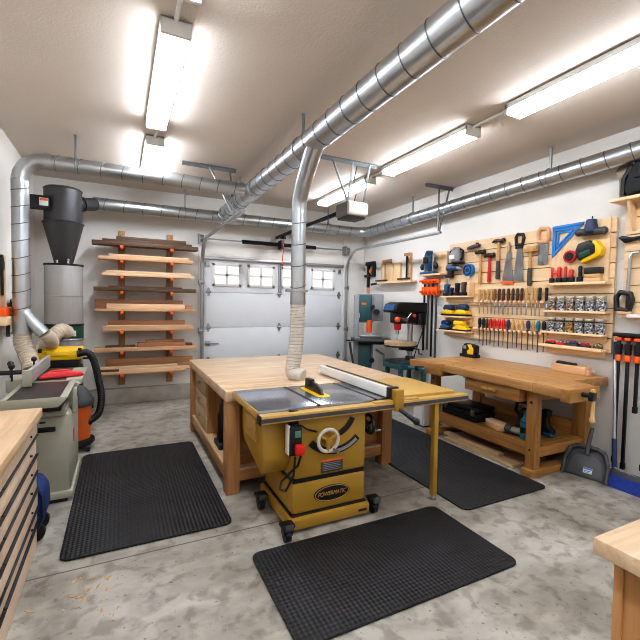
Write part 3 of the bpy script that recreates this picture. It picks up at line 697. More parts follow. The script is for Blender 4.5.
# switch
so = MB().box(1.045, 1.135, 2.50, 2.56, .565, .765, .008).wbuild('switch_box', M_['black'], S)
MB().box(1.04, 1.052, 2.51, 2.575, .57, .77, .004).wbuild('switch_bracket', M_['white'], so)
MB().box(1.06, 1.13, 2.55, 2.60, .75, .86, .004).wbuild('switch_hanger', M_['blackm'], so)
MB().box(1.08, 1.125, 2.492, 2.503, .69, .735, .004).wbuild('start_button', M_['btn'], so)
MB().box(1.075, 1.142, 2.455, 2.503, .575, .648, .015).wbuild('stop_paddle', M_['red'], so)
MB().tube([(1.08, 2.53, .57), (1.075, 2.54, .44), (1.03, 2.57, .33), (1.00, 2.60, .335), (1.02, 2.62, .38), (1.08, 2.60, .44), (1.11, 2.55, .50), (1.12, 2.53, .57)], .008, 8).wbuild('power_cord', M_['black'], S)
MB().tube([(1.13, 2.56, .77), (1.2, 2.6, .72), (1.28, fy, .69)], .006, 8).wbuild('power_cord', M_['black'], S)
# plates
lp = MB().box(1.318, 1.495, fy-.003, fy+.003, .385, .475, .001).wbuild('warning_plate', M_['dkgrey'], S)
MB().box(1.318, 1.495, fy-.004, fy-.0025, .462, .477).wbuild('plate_header', M_['orlabel'], lp)
m = MB()
for k in range(5): m.box(1.335, 1.48-.02*(k % 2), fy-.0042, fy-.003, .398+k*.0125, .402+k*.0125)
m.wbuild('plate_print', M_['grey'], lp)
el = [(.145*math.cos(2*PI*k/36), .058*math.sin(2*PI*k/36)) for k in range(36)]
bd = MB().prism([(1.41+u, .228+v) for u, v in el], 'xz', fy-.008, fy+.003).wbuild('name_badge', M_['black'], S)
m = MB().tube([(1.41+.94*u, fy-.008, .228+.92*v) for u, v in el+el[:1]], .0025, 6, caps=False); m.wbuild('badge_rim', M_['yellow2'], bd)
def wtext(s, size, mat, parent, wpos, sx=1, shear=0, name='lettering'):
    off = Vector((0, 0, 0)); p = parent
    while p is not None: off += p.location; p = p.parent
    sh = Matrix.Identity(4); sh[0][1] = shear
    return text(s, size, mat, parent, Matrix.Translation(Vector(wpos)-off) @ FACE_X @ sh @ Matrix.Diagonal((sx, 1, 1, 1)), name)
wtext('POWERMATIC', .042, M_['yellow2'], bd, (1.41, fy-.009, .228), .84, .25)
# mobile base casters
for x, y in ((1.005, 3.02), (1.03, 2.535), (1.775, 2.62), (1.775, 3.16)):
    c = MB().box(x-.045, x+.045, y-.04, y+.04, .105, .125, .004).box(x-.03, x-.024, y-.03, y+.03, .05, .11).box(x+.024, x+.03, y-.03, y+.03, .05, .11).wbuild('caster', M_['black'], S)
    MB().cyl((x-.02, y, .04), (x+.02, y, .04), .04, n=20).wbuild('wheel', M_['blackm'], c)
    MB().box(x-.03, x+.03, y-.06, y-.035, .09, .135, .01).wbuild('brake_pedal', M_['dkgrey'], c)

for ch in S.children:
    if ch.name.split('.')[0] in ('upper_cabinet', 'lower_cabinet', 'seam', 'plinth', 'plinth_slot', 'motor_cover', 'bevel_gauge', 'gauge_scale', 'curved_slot', 'handwheel', 'side_plate', 'warning_plate', 'name_badge', 'caster', 'power_cord'):
        ch.location = (-.035, -.075, 0)
    if ch.name.split('.')[0] == 'switch_box': ch.location = (-.03, -.02, 0)
# ------------------------------------------------------------------ near left drawer cabinet
t = thing('drawer_cabinet', 'low maple drawer cabinet with thick block top at the left edge', 'cabinet', (-.75, 2.0, 0))
MB().box(-1.075, -.45, .9, 3.09, .845, .90, .004).wbuild('counter_top', M_['maple_y'], t)
MB().box(-1.06, -.51, .93, 3.07, 0, .845).wbuild('carcass', M_['maple'], t)
MB().box(-1.055, -.495, 3.07, 3.076, .03, .845).wbuild('end_panel', M_['drawerpale'], t)
zz = [.83, .725, .60, .495, .375, .26, .165]
for i in range(6):
    for a, b in ((2.24, 3.072), (1.40, 2.232), (.935, 1.392)):
        o = .004*(i % 2)
        dr = MB().box(-.512, -.478-o, a, b, zz[i+1]+.014, zz[i], .003).wbuild('drawer', M_['drawerfront'], t)
        MB().box(-.50, -.468, a, b, zz[i+1]+.003, zz[i+1]+.011, .003).wbuild('finger_pull', M_['black'], dr)
        MB().cyl((-.478-o, b-.20, (zz[i]+zz[i+1])/2), (-.470, b-.20, (zz[i]+zz[i+1])/2), .007, n=8).wbuild('latch_pin', M_['black'], dr)
MB().box(-.51, -.485, .935, 3.072, 0, .162, .003).wbuild('base_board', M_['drawerfront'], t)

# blue cart behind the cabinet
t = thing('folding_cart', 'blue canvas folding cart with black wheel between drawer cabinet and jointer', 'cart', (-.565, 3.235, 0))
t.scale = (.9, .85, .86)
m = MB().prism([(-.09, .12), (.10, .10), (.135, .22), (.13, .38), (.08, .46), (-.06, .47)], 'xz', -.13, .13, .03); m.build('canvas_bag', M_['fabblue'], t)
MB().tube([(.06, -.13, .47), (.12, -.14, .36), (.125, -.14, .2), (.08, -.14, .1)], .012, 8).tube([(-.06, .1, .1), (-.08, .1, .5), (-.06, 0, .62), (-.08, -.1, .5), (-.06, -.1, .1)], .011, 8).build('frame', M_['navy'], t)
for y in (-.1, .1):
    MB().cyl((.06, y-.018, .07), (.06, y+.018, .07), .07, n=22).build('wheel', M_['black'], t)
MB().cyl((.06, -.13, .07), (.06, .13, .07), .02, n=12).build('axle', M_['grey'], t)
MB().box(-.10, -.05, -.1, .1, 0, .12, .01).build('foot', M_['navy'], t)

# ------------------------------------------------------------------ jointer
t = thing('jointer', 'cream floor jointer with grey bed and tall fence behind the drawer cabinet', 'jointer', (-.55, 4.1, 0))
m = MB().box(-.80, -.36, 3.70, 4.42, .05, .70, .025).wbuild('cabinet_stand', M_['offwhite'], t)
MB().box(-.82, -.34, 3.67, 4.45, .03, .085, .012).wbuild('plinth', M_['offwhite'], t)
MB().box(-.78, -.38, 3.69, 4.43, 0, .035).wbuild('toe_kick', M_['black'], t)
MB().box(-.57, -.455, 3.692, 3.702, .565, .605, .006).box(-.56, -.52, 3.694, 3.702, .635, .65, .004).wbuild('vent_slot', M_['black'], t)
MB().box(-.363, -.357, 3.93, 4.03, .40, .50, .002).wbuild('badge', M_['red'], t)
MB().box(-.78, -.38, 3.62, 4.50, .70, .76, .012).wbuild('bed_casting', M_['offwhite'], t)
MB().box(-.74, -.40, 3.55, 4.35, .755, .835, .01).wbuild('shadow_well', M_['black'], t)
MB().prism([(-.74, .82), (-.40, .82), (-.345, .88), (-.345, .895), (-.74, .895)], 'xz', 3.40, 4.02, .006).wbuild('infeed_bed', M_['offwhite'], t)
MB().box(-.70, -.39, 3.405, 4.02, .893, .898).wbuild('infeed_plate', M_['dkiron'], t)
MB().prism([(-.74, .84), (-.42, .84), (-.30, .86), (-.30, .905), (-.74, .905)], 'xz', 4.06, 4.75, .006).wbuild('outfeed_bed', M_['offwhite'], t)
MB().box(-.70, -.42, 4.065, 4.74, .903, .908).wbuild('outfeed_plate', M_['dkiron'], t)
MB().prism([(-.46, .86), (-.34, .83), (-.31, .87), (-.36, .90)], 'xz', 4.0, 4.12, .004).wbuild('cutter_guard', M_['offwhite'], t)
MB().box(-.665, -.635, 3.86, 4.85, .912, 1.03, .005).wbuild('fence', M_['brush'], t)
MB().box(-.69, -.63, 3.83, 3.862, .90, 1.035, .006).wbuild('fence_end', M_['offwhite'], t)
MB().tube([(-.67, 3.95, 1.0), (-.98, 3.93, 1.0)], .013, 8).tube([(-.67, 4.12, .985), (-.93, 4.12, .985)], .012, 8).wbuild('fence_rod', M_['blackm'], t)
for x, y in ((-.78, 3.97), (-.82, 4.14), (-.70, 4.4)):
    MB().cyl((x, y, .93), (x, y, 1.04), .008, n=8).ell((x, y, 1.05), .024, 10).wbuild('lock_knob', M_['black'], t)
MB().box(-.84, -.735, 4.05, 4.35, .82, .93, .01).wbuild('fence_carriage', M_['offwhite'], t)
MB().box(-.36, -.33, 3.85, 3.97, .66, .86, .01).wbuild('bed_gib', M_['offwhite'], t)
t = thing('push_block', 'red push stick lying on the jointer bed', 'push block', (-.465, 4.18, .909), math.radians(18))
MB().prism([(-.17, 0), (.17, 0), (.165, .03), (.06, .05), (-.10, .055), (-.165, .02)], 'xz', -.035, .035, .010).build('body', M_['pinkred'], t)
MB().tube([(-.1, 0, .045), (-.07, 0, .058), (.03, 0, .056), (.08, 0, .04)], .012, 8).build('handle', M_['red'], t)

# planer on stand
t = thing('thickness_planer', 'yellow topped portable thickness planer behind the jointer', 'planer', (-.58, 5.08, .55))
m = MB().box(-.76, -.40, 4.92, 5.25, .55, .88, .01); m.wbuild('base', M_['black'], t)
MB().box(-.745, -.415, 4.90, 5.24, .88, .985, .008).wbuild('cutter_bay', M_['black'], t)
MB().box(-.775, -.385, 4.87, 5.26, .975, 1.085, .02).wbuild('top_housing', M_['yel'], t)
MB().box(-.70, -.50, 4.855, 4.88, 1.02, 1.075, .012).wbuild('front_cover', M_['yel'], t)
for x in (-.77, -.42): MB().box(x, x+.035, 4.86, 4.90, 1.06, 1.10, .008).wbuild('corner_bumper', M_['black'], t)
MB().tube([(-.38, 4.95, .98), (-.31, 4.95, .98)], .012, 8).ell((-.30, 4.95, .98), (.04, .022, .022), 10).wbuild('depth_crank', M_['black'], t)
MB().box(-.72, -.44, 4.90, 4.905, .82, .84).wbuild('scale_strip', M_['grey'], t)
t = thing('planer_stand', 'wooden post stand carrying the yellow planer', 'tool stand', (-.58, 5.08, 0))
for x in (-.78, -.41):
    for y in (4.90, 5.22): MB().box(x, x+.04, y, y+.05, 0, .52, .003).wbuild('leg', M_['mapleside_z'], t)
MB().box(-.80, -.36, 4.88, 5.29, .52, .55, .003).wbuild('stand_top', M_['maple'], t)
MB().box(-.79, -.37, 4.90, 5.27, .12, .14).wbuild('stand_shelf', M_['maple'], t)

t.scale = (1.05, 1.05, .87); t.location = (-.59, 5.40, 0)
_pl = [o for o in COL.objects if o.name == 'thickness_planer'][0]
_pl.scale = (1.05, 1.05, 1.05); _pl.location = (-.59, 5.40, .479)
# shop vac
t = thing('shop_vacuum', 'orange drum shop vacuum with black lid and thick black hose', 'vacuum', (-.42, 4.95, 0))
t.scale = (1.08, 1.08, 1.08)
MB().lathe([(.115, .10), (.118, .12), (.135, .42), (.142, .44), (.14, .46), (0, .46)], n=28).build('drum', M_['vacor'], t)
MB().lathe([(.15, .44), (.155, .47), (.15, .50), (.12, .54), (.09, .60), (.05, .63), (0, .635)], n=28).build('lid', M_['dkgrey'], t)
MB().lathe([(.15, .06), (.16, .075), (.155, .105), (.11, .115), (0, .115)], n=24).build('base_ring', M_['black'], t)
for k in range(4):
    a = PI/4+k*PI/2; x, y = .15*math.cos(a), .15*math.sin(a)
    MB().cyl((x-.015, y, .035), (x+.015, y, .035), .035, n=16).cyl((x, y, .03), (x, y, .09), .014, n=8).build('wheel', M_['black'], t)
for s in (-1, 1): MB().box(s*.135-.012, s*.135+.012, -.03, .03, .40, .50, .006).build('latch', M_['black'], t)
ribbed([(.0, .1, .93), (.09, .1, .94), (.145, .10, .86), (.19, .08, .66), (.215, .04, .48), (.19, 0, .34), (.12, -.02, .28), (.06, -.04, .27)], .034, .05, .024, n=14).build('hose', M_['black'], t)
MB().cyl((.12, -.02, .28), (.06, -.04, .27), .044, n=14).build('hose_cuff', M_['black'], t)

# cyclone dust collector
t = thing('cyclone_dust_collector', 'tall charcoal cyclone dust collector over a brushed filter canister', 'dust collector', (-.66, 6.25, 0))
MB().lathe([(.095, 2.02), (.10, 2.03), (.225, 2.55), (.23, 2.56), (.23, 2.57), (.10, 2.57)], n=36).build('cone', M_['grey_paint'], t)
MB().lathe([(.22, 2.565), (.24, 2.575), (.215, 2.59), (.215, 2.99), (.222, 3.0), (.20, 3.02), (.0, 3.03)], n=36).build('barrel', M_['grey_paint'], t)
MB().lathe([(.218, 2.02), (.226, 2.03), (.226, 2.045), (.12, 2.05), (0, 2.05)], n=36).build('filter_lid', M_['black'], t)
m = MB().lathe([(.215, 1.26), (.218, 1.27), (.218, 2.02), (.215, 2.03)], n=40); m.build('filter_canister', M_['brush'], t)
MB().torus((0, 0, 1.63), .218, .004, 'z', 40, 6).build('canister_seam', M_['steel'], t)
MB().lathe([(.222, 1.245), (.226, 1.25), (.226, 1.27), (.215, 1.275)], n=36).build('canister_band', M_['black'], t)
MB().lathe([(.218, 1.085), (.22, 1.09), (.22, 1.24), (.21, 1.245)], n=36).build('green_band', M_['green'], t)
MB().box(.10, .15, -.225, -.20, 1.12, 1.19, .003).build('gauge_label', M_['label'], t)
MB().lathe([(.226, 1.06), (.23, 1.07), (.226, 1.085), (.21, 1.09)], n=36).build('clamp_ring', M_['steel'], t)
MB().lathe([(.20, .03), (.215, .05), (.215, .55), (.222, .56), (.215, .57), (.215, 1.06), (.20, 1.07)], n=36).build('collection_drum', M_['brush'], t)
for k in range(3):
    a = 2*PI*k/3+.5; MB().cyl((.17*math.cos(a), .17*math.sin(a), 0), (.17*math.cos(a), .17*math.sin(a), .035), .03, n=12).build('foot', M_['black'], t)
MB().cyl((.12, .09, 2.86), (.34, .33, 2.93), .085, n=24).cyl((.19, .16, 2.88), (.21, .18, 2.888), .098, n=24).build('outlet', M_['grey_paint'], t)
bx = MB().box(-.335, -.12, -.24, -.11, 2.70, 2.86, .006).build('inlet_box', M_['black'], t)
MB().box(-.225, -.13, -.244, -.239, 2.735, 2.83, .002).build('rating_label', M_['label'], bx)
MB().box(-.22, -.135, -.246, -.243, 2.795, 2.825).build('label_header', M_['orlabel'], bx)
MB().cyl((.06, -.13, 2.05), (.06, -.13, 2.09), .014, n=10).ell((.06, -.13, 2.095), .02, 8).cyl((-.06, -.13, 2.05), (-.06, -.13, 2.09), .014, n=10).build('wing_nut', M_['steel'], t)
# flexible hoses at the dust station
o = ribbed([(-.90, 5.04, 1.24), (-.895, 5.03, 1.15), (-.86, 5.0, 1.05), (-.82, 4.94, .96), (-.80, 4.88, .88)], .078, .035, .03, n=22).build('flex_hose', M_['skin_hose'])
tag(o, 'tan ribbed flex hose hanging from the bottom of the left duct riser', 'hose')
o = ribbed([(-.60, 6.02, 1.17), (-.665, 5.9, 1.205), (-.76, 5.8, 1.10), (-.84, 5.75, .96), (-.87, 5.73, .80)], .083, .035, .03, n=22).build('flex_hose', M_['skin_hose'])
tag(o, 'thick tan ribbed hose arching from the green collector band down behind the planer', 'hose')
o = ribbed([(-.705, 5.02, 1.235), (-.675, 5.06, 1.19), (-.665, 5.2, 1.13), (-.70, 5.4, 1.08), (-.78, 5.6, 1.06)], .066, .035, .03, n=20).build('flex_hose', M_['skin_hose'])
tag(o, 'short pale flex hose on the angled branch of the left duct riser', 'hose')

# left wall items
t = thing('hanging_brush', 'long thin dark tool with yellow handle hanging on the left wall by the riser', 'hand tool', (XL+.02, 6.2, 1.38))
MB().cyl((0, 0, .19), (0, 0, .50), .012, n=8).build('shaft', M_['blackm'], t)
MB().lathe([(.02, 0), (.035, .02), (.03, .10), (.018, .16), (0, .17)], n=12).build('handle', M_['yel'], t)
MB().torus((0, 0, .22), .055, .02, 'x', 16, 8).build('collar', M_['black'], t)
t = thing('clamp_bracket', 'pale wooden wall bracket at the left edge holding the orange clamp', 'tool holder', (XL+.003, 5.2, 1.33))
MB().box(0, .02, -.40, .0, .08, .70, .003).build('back_board', M_['ply_z'], t)
MB().box(0, .10, -.40, .34, 0, .085, .004).build('ledge', M_['ply'], t)
t = thing('bar_clamp', 'orange bar clamp lying on the wooden bracket at the left edge', 'clamp', (XL+.06, 5.2, 1.418))
MB().box(-.028, .028, -.36, .33, 0, .085, .006).build('bar', M_['orange'], t)
MB().box(-.035, .035, .12, .30, .085, .17, .015).build('head', M_['black'], t)
MB().cyl((.032, .2, .05), (.055, .2, .05), .03, n=14).build('dial', M_['orlabel'], t)
t = thing('quick_clamp', 'small black quick clamp hanging on the wooden board at the left edge', 'clamp', (XL+.035, 4.98, 1.62))
MB().box(-.012, .012, -.015, .015, 0, .40, .003).build('bar', M_['blackm'], t)
MB().prism([(-.03, .25), (.05, .25), (.06, .32), (.02, .38), (-.03, .36)], 'yz', -.014, .014, .006).build('jaw', M_['black'], t)
t = thing('steel_rod', 'short grey rod hanging under the orange clamp bracket', 'rod', (XL+.05, 5.12, 1.2))
MB().cyl((0, 0, 0), (0, 0, .125), .018, n=12).build('rod', M_['dkgrey'], t)

# ------------------------------------------------------------------ lumber rack
LY = 6.93
rack = thing('lumber_rack', 'wall lumber rack of two wooden uprights with orange arm tips', 'lumber rack', (.35, LY, 0))
arms = [2.388, 2.178, 1.945, 1.728, 1.43, 1.14, .84, .505]
for x in (.02, .71):
    u = MB().box(x-.045, x+.045, 6.885, LY+.018, .29, 2.64, .003).wbuild('upright', M_['mapleside_z'], rack)
    for z in arms:
        MB().box(x-.018, x+.018, 6.62, 6.89, z-.035, z-.004, .003).wbuild('arm', M_['steel'], rack)
        MB().box(x-.024, x+.024, 6.575, 6.64, z-.045, z-.003, .006).wbuild('arm_tip', M_['orange'], rack)
    MB().cyl((x-.015, 6.885, 2.57), (x-.015, 6.882, 2.57), .006, n=8).cyl((x+.015, 6.885, 2.585), (x+.015, 6.882, 2.585), .006, n=8).wbuild('screw', M_['blackm'], u)
lvl = ['top', 'second', 'third', 'fourth', 'fifth', 'sixth', 'seventh', 'bottom']
BN = {'walnut': 'dark walnut board', 'pine': 'tan pine board', 'pale': 'pale maple board', 'oak': 'brown oak board'}
boards = [  # level: (wood, x0, x1, z offset, thickness, y0, y1, tilt, phrase)
 [('walnut', -.36, 1.10, 0, .055, 6.58, 6.80, 0, 'longest, lying flat on the top arms of the lumber rack'),
  ('walnut', -.23, 1.01, .056, .035, 6.63, 6.83, 0, 'flat, second layer on the top arms of the lumber rack'),
  ('walnut', -.05, .925, .092, .05, 6.66, 6.85, 0, 'shortest, uppermost of the pile on the top arms of the rack')],
 [('pine', -.28, 1.02, 0, .045, 6.58, 6.78, 0, 'lower of the pair on the second arms of the lumber rack'),
  ('pale', -.15, .97, .046, .040, 6.62, 6.80, 0, 'upper of the pair on the second arms of the lumber rack')],
 [('pale', -.235, 1.045, 0, .04, 6.58, 6.78, 0, 'lower of the pair on the third arms of the lumber rack'),
  ('pale', -.19, .99, .041, .04, 6.62, 6.80, 0, 'upper of the pair on the third arms of the lumber rack')],
 [('walnut', -.34, 1.07, 0, .055, 6.58, 6.80, 0, 'main board on the fourth arms of the lumber rack'),
  ('walnut', -.155, .87, .056, .022, 6.63, 6.82, 0, 'thin strip on top of the fourth arms of the rack')],
 [('pine', -.33, 1.07, 0, .035, 6.58, 6.80, 0, 'long base board on the fifth arms of the lumber rack'),
  ('oak', -.33, .90, .036, .135, 6.76, 6.80, 0, 'standing on edge at the back of the fifth arms'),
  ('pale', -.18, .91, .036, .075, 6.66, 6.70, 0, 'standing in front of the brown one on the fifth arms'),
  ('oak', .92, 1.02, .036, .06, 6.66, 6.72, 0, 'short offcut at the right end of the fifth arms')],
 [('pine', -.23, 1.04, 0, .075, 6.58, 6.64, 0, 'front board on edge on the sixth arms of the rack'),
  ('pale', -.18, 1.0, 0, .085, 6.65, 6.69, 0, 'middle board on edge on the sixth arms of the rack'),
  ('oak', -.16, .92, 0, .155, 6.72, 6.76, 0, 'taller board at the back of the sixth arms')],
 [('pine', -.34, 1.08, 0, .055, 6.58, 6.80, 0, 'long base board on the seventh arms of the lumber rack'),
  ('walnut', -.20, .20, .056, .02, 6.66, 6.80, 0, 'thin short strip on the left of the seventh arms'),
  ('oak', .23, .92, .056, .06, 6.64, 6.80, 0, 'short thick board on the seventh arms of the rack'),
  ('oak', .35, .91, .117, .032, 6.68, 6.80, 0, 'short board topping the pile on the seventh arms'),
  ('walnut', .935, 1.03, .056, .035, 6.66, 6.78, 0, 'small dark offcut at right of the seventh arms')],
 [('pine', -.30, .92, 0, .035, 6.58, 6.68, 0, 'front flat board on the bottom arms of the lumber rack'),
  ('walnut', -.30, .0, .0365, .035, 6.62, 6.70, 0, 'short piece under the strips on the bottom arms'),
  ('pale', -.02, 1.0, .0365, .035, 6.60, 6.68, 0, 'narrow strip lying on the front board of the bottom arms'),
  ('pale', -.31, .80, .073, .035, 6.60, 6.70, 0, 'upper strip on the bottom arms of the lumber rack'),
  ('oak', -.20, 1.05, 0, .21, 6.76, 6.80, 0, 'wide board standing at the back of the bottom arms')],
]
for L_, lst in enumerate(boards):
    z0 = arms[L_]-.002
    for wd, a, b, dz, th, ya, yb, _, ph in lst:
        o = MB().box(-(b-a)/2, (b-a)/2, -(yb-ya)/2, (yb-ya)/2, 0, th, .004).build('lumber_board', M_[wd], loc=((a+b)/2, (ya+yb)/2, z0+dz))
        tag(o, BN[wd]+', '+ph, 'board', 'boards on the lumber rack')

# ------------------------------------------------------------------ right workbench
t = thing('workbench', 'honey coloured wooden joinery workbench under the tool wall', 'workbench', (3.85, 3.0, 0))
bx0, bx1, by0, by1, zt = 3.34, 4.36, 2.05, 4.04, .915
MB().box(bx0, bx1, 2.41, by1-.36, zt-.085, zt, .004).wbuild('bench_top', M_['bench_y'], t)
MB().box(bx0+.02, bx1, by1-.36, by1, zt-.085, zt, .004).wbuild('bench_top_end', M_['bench_y'], t)
MB().box(3.78, bx1, 2.32, 2.41, zt-.085, zt, .004).wbuild('bench_top_end', M_['bench_y'], t)
MB().box(bx0+.01, 3.78, 2.145, 2.41, zt-.09, zt, .004).wbuild('tail_block', M_['bench_y'], t)
m = MB()
for k in range(8): m.cyl((bx0+.12, 2.45+k*.15, zt-.001), (bx0+.12, 2.45+k*.15, zt+.0012), .012, n=10)
m.wbuild('dog_hole', M_['hand_d'], t)
MB().box(bx0-.07, bx0+.02, 3.53, 4.05, zt-.125, zt+.002, .006).wbuild('face_vise_jaw', M_['bench_l'], t)
fv = MB().cyl((bx0-.07, 3.80, zt-.075), (bx0-.17, 3.80, zt-.075), .022, n=14).box(bx0-.18, bx0-.14, 3.77, 3.83, zt-.10, zt-.045, .01).wbuild('face_vise_screw', M_['blackm'], t)
MB().cyl((bx0-.16, 3.70, zt-.07), (bx0-.16, 3.92, zt-.085), .014, n=10).ell((bx0-.16, 3.93, zt-.085), .022, 8).ell((bx0-.16, 3.69, zt-.07), .022, 8).wbuild('vise_handle', M_['tealp'], fv)
MB().box(bx0-.01, 3.74, 2.05, 2.14, zt-.11, zt+.001, .006).wbuild('end_vise_jaw', M_['bench_x'], t)
ev = MB().cyl((3.49, 2.05, zt-.045), (3.49, 1.96, zt-.045), .02, n=12).box(3.46, 3.52, 1.95, 1.99, zt-.085, zt-.01, .008).wbuild('end_vise_screw', M_['black'], t)
MB().lathe([(0, -.22), (.022, -.215), (.022, -.185), (.015, -.17), (.015, .03), (.022, .04), (.02, .06), (0, .065)], c=(3.49, 1.965, zt-.045), n=14).wbuild('vise_handle', M_['hand_l'], ev)
fx = bx0+.12
for y in (2.43, 3.76):
    MB().box(fx, fx+.085, y+.015, y+.115, .05, zt-.085, .005).wbuild('leg', M_['bench_z'], t)
    MB().box(4.20, 4.29, y, y+.13, .05, zt-.085, .005).wbuild('leg', M_['bench_z'], t)
    ft = MB().box(fx-.04, 4.32, y+.005, y+.125, 0, .07, .008).wbuild('sled_foot', M_['bench_x'], t)
    MB().box(fx+.08, 4.21, y+.02, y+.11, .18, .28, .004).wbuild('end_rail', M_['bench_x'], t)
    MB().box(fx+.08, 4.21, y+.02, y+.11, .72, .81, .004).wbuild('end_rail', M_['bench_x'], t)
    MB().cyl((fx-.002, y+.065, .70), (fx+.004, y+.065, .70), .014, n=10).cyl((fx-.002, y+.065, .25), (fx+.004, y+.065, .25), .01, n=10).wbuild('bolt', M_['black'], t)
MB().box(fx+.015, fx+.06, 2.55, 3.77, .18, .305, .004).wbuild('front_rail', M_['bench_l'], t)
MB().box(4.22, 4.265, 2.55, 3.77, .18, .42, .004).wbuild('back_rail', M_['bench_l'], t)
MB().box(fx+.055, 4.225, 2.55, 3.77, .255, .285).wbuild('lower_shelf', M_['bench_l'], t)
dr = MB().box(bx0+.05, bx0+.45, 2.575, 3.25, .69, .81, .005).wbuild('drawer', M_['bench_l'], t)
MB().box(bx0+.02, bx0+.055, 2.83, 3.01, .738, .768, .01).wbuild('drawer_pull', M_['hand_l'], dr)
MB().box(bx0+.04, bx0+.5, 2.56, 3.27, .81, .83, .003).wbuild('drawer_runner', M_['bench_l'], t)

def sander(label, loc, rz, s=1.0, top='navy', base='yel', grp=None):
    t = thing('sander', label, 'power sander', loc, rz, grp)
    MB().box(-.10*s, .10*s, -.055*s, .055*s, 0, .022*s, .006*s).build('pad', M_['black'], t)
    MB().prism([(-.095*s, .022*s), (.095*s, .022*s), (.09*s, .06*s), (.04*s, .075*s), (-.03*s, .085*s), (-.085*s, .06*s)], 'xz', -.045*s, .045*s, .012*s).build('lower_housing', M_[base], t)
    MB().prism([(-.07*s, .07*s), (.06*s, .07*s), (.085*s, .11*s), (.04*s, .145*s), (-.05*s, .145*s), (-.08*s, .11*s)], 'xz', -.04*s, .04*s, .015*s).build('motor_grip', M_[top], t)
    return t
# things standing on the bench
t = thing('belt_sander', 'yellow and black power sander standing on the far end of the workbench', 'power sander', (4.18, 3.93, .915), -PI/2)
t.scale = (.85, .85, .85)
MB().box(-.16, .14, -.07, .07, 0, .05, .012).build('belt_base', M_['black'], t)
MB().prism([(-.13, .05), (.13, .05), (.14, .19), (.07, .205), (-.08, .215), (-.125, .16)], 'xz', -.055, .055, .02).build('motor_housing', M_['blackm'], t)
MB().prism([(.0, .045), (.11, .05), (.115, .14), (.06, .205), (-.02, .20), (.03, .14), (-.02, .09)], 'xz', -.066, .066, .014).build('yellow_cover', M_['yel'], t)
MB().box(-.09, -.03, -.062, -.054, .13, .18, .004).build('print_label', M_['grey'], t)
t = thing('bench_stop', 'pale wooden clamping block lying on the workbench under the jar shelves', 'wood block', (4.22, 2.60, .915), -PI/2)
MB().box(-.20, .16, -.04, .05, 0, .085, .006).build('block', M_['pine'], t)
MB().box(.16, .19, -.03, .05, 0, .055, .006).build('end_cheek', M_['pine'], t)
o = MB().prism([(-.11, 0), (.11, 0), (.10, .022), (-.09, .03)], 'xz', -.02, .02, .006).build('sharpening_stone', M_['black'], loc=(4.22, 2.66, 1.0005)); o.rotation_euler = (0, 0, -PI/2)
tag(o, 'black sharpening stone lying on top of the pale bench block', 'sharpening stone')
# things on the lower shelf
z = .2855
t = thing('tool_case', 'long black plastic tool case on the workbench lower shelf', 'tool case', (3.70, 3.50, z), -PI/2)
MB().box(-.27, .27, -.14, .16, 0, .10, .015).build('case_bottom', M_['black'], t)
MB().box(-.27, .27, -.14, .16, .104, .165, .02).build('case_lid', M_['blackm'], t)
for x in (-.2, .22): MB().box(x-.025, x+.025, -.152, -.138, .07, .14, .004).build('latch', M_['steel'], t)
MB().tube([(-.08, -.14, .10), (-.07, -.17, .10), (.07, -.17, .10), (.08, -.14, .10)], .01, 8).build('handle', M_['black'], t)
o = MB().box(-.15, .15, -.05, .05, 0, .045, .005).build('wood_offcut', M_['pine'], loc=(3.64, 3.02, z)); o.rotation_euler = (0, 0, 1.2)
tag(o, 'thick pale offcut, lower of two on the bench shelf beside the black case', 'wood block')
o = MB().box(-.13, .13, -.045, .045, 0, .03, .005).build('wood_offcut', M_['pale'], loc=(3.645, 3.02, z+.046)); o.rotation_euler = (0, 0, 1.45)
tag(o, 'thin pale offcut, upper of two on the bench shelf beside the black case', 'wood block')
t = thing('palm_router', 'small grey and black trim tool lying in front of the teal tool', 'power tool', (3.64, 2.80, z), 1.75)
MB().cyl((-.10, 0, .04), (.03, 0, .04), .036, .032, n=16).build('body', M_['offwhite'], t)
MB().cyl((.03, 0, .04), (.09, 0, .045), .045, n=16).build('motor_end', M_['dkgrey'], t)
MB().box(-.12, .10, -.05, .05, 0, .012, .004).build('base', M_['black'], t)
t = thing('battery_tool', 'teal and black battery tool standing on the shelf by the front bench leg', 'power tool', (3.63, 2.66, z))
MB().lathe([(.055, 0), (.06, .015), (.062, .05), (.055, .06)], n=18).build('base_ring', M_['tealp'], t)
MB().lathe([(.055, .05), (.06, .07), (.058, .17), (.04, .20), (0, .205)], n=18).build('body', M_['black'], t)
MB().lathe([(.06, .12), (.062, .14), (.055, .18), (.035, .215), (.03, .25), (.035, .28), (0, .285)], n=18).build('head', M_['tealp'], t)
MB().tube([(.04, .06, .1), (.05, .12, .14), (.05, .12, .24), (.02, .04, .26)], .014, 8).build('grip', M_['black'], t)
t = thing('circular_saw', 'dark tool with loop handle at the back of the bench shelf, behind the front leg', 'power tool', (3.97, 2.86, z), -PI/2)
MB().cyl((0, -.05, .12), (0, .04, .12), .11, n=24).build('blade_guard', M_['black'], t)
MB().box(-.14, .14, -.07, .07, 0, .012, .004).build('shoe', M_['blackm'], t)
MB().tube([(-.02, 0, .2), (-.06, 0, .27), (-.17, 0, .265), (-.19, 0, .16), (-.10, 0, .10)], .02, 10).build('handle', M_['black'], t)
t = thing('cordless_saw', 'black and teal cordless tool on the bench shelf seen right of the front leg', 'power tool', (3.90, 2.66, z), -PI/2)
MB().prism([(-.02, 0), (.10, 0), (.12, .06), (.05, .12), (.04, .25), (-.02, .25), (-.04, .1)], 'xz', -.04, .04, .02).build('body', M_['black'], t)
MB().box(-.03, .06, -.045, .045, .20, .27, .015).build('motor_cover', M_['blackm'], t)
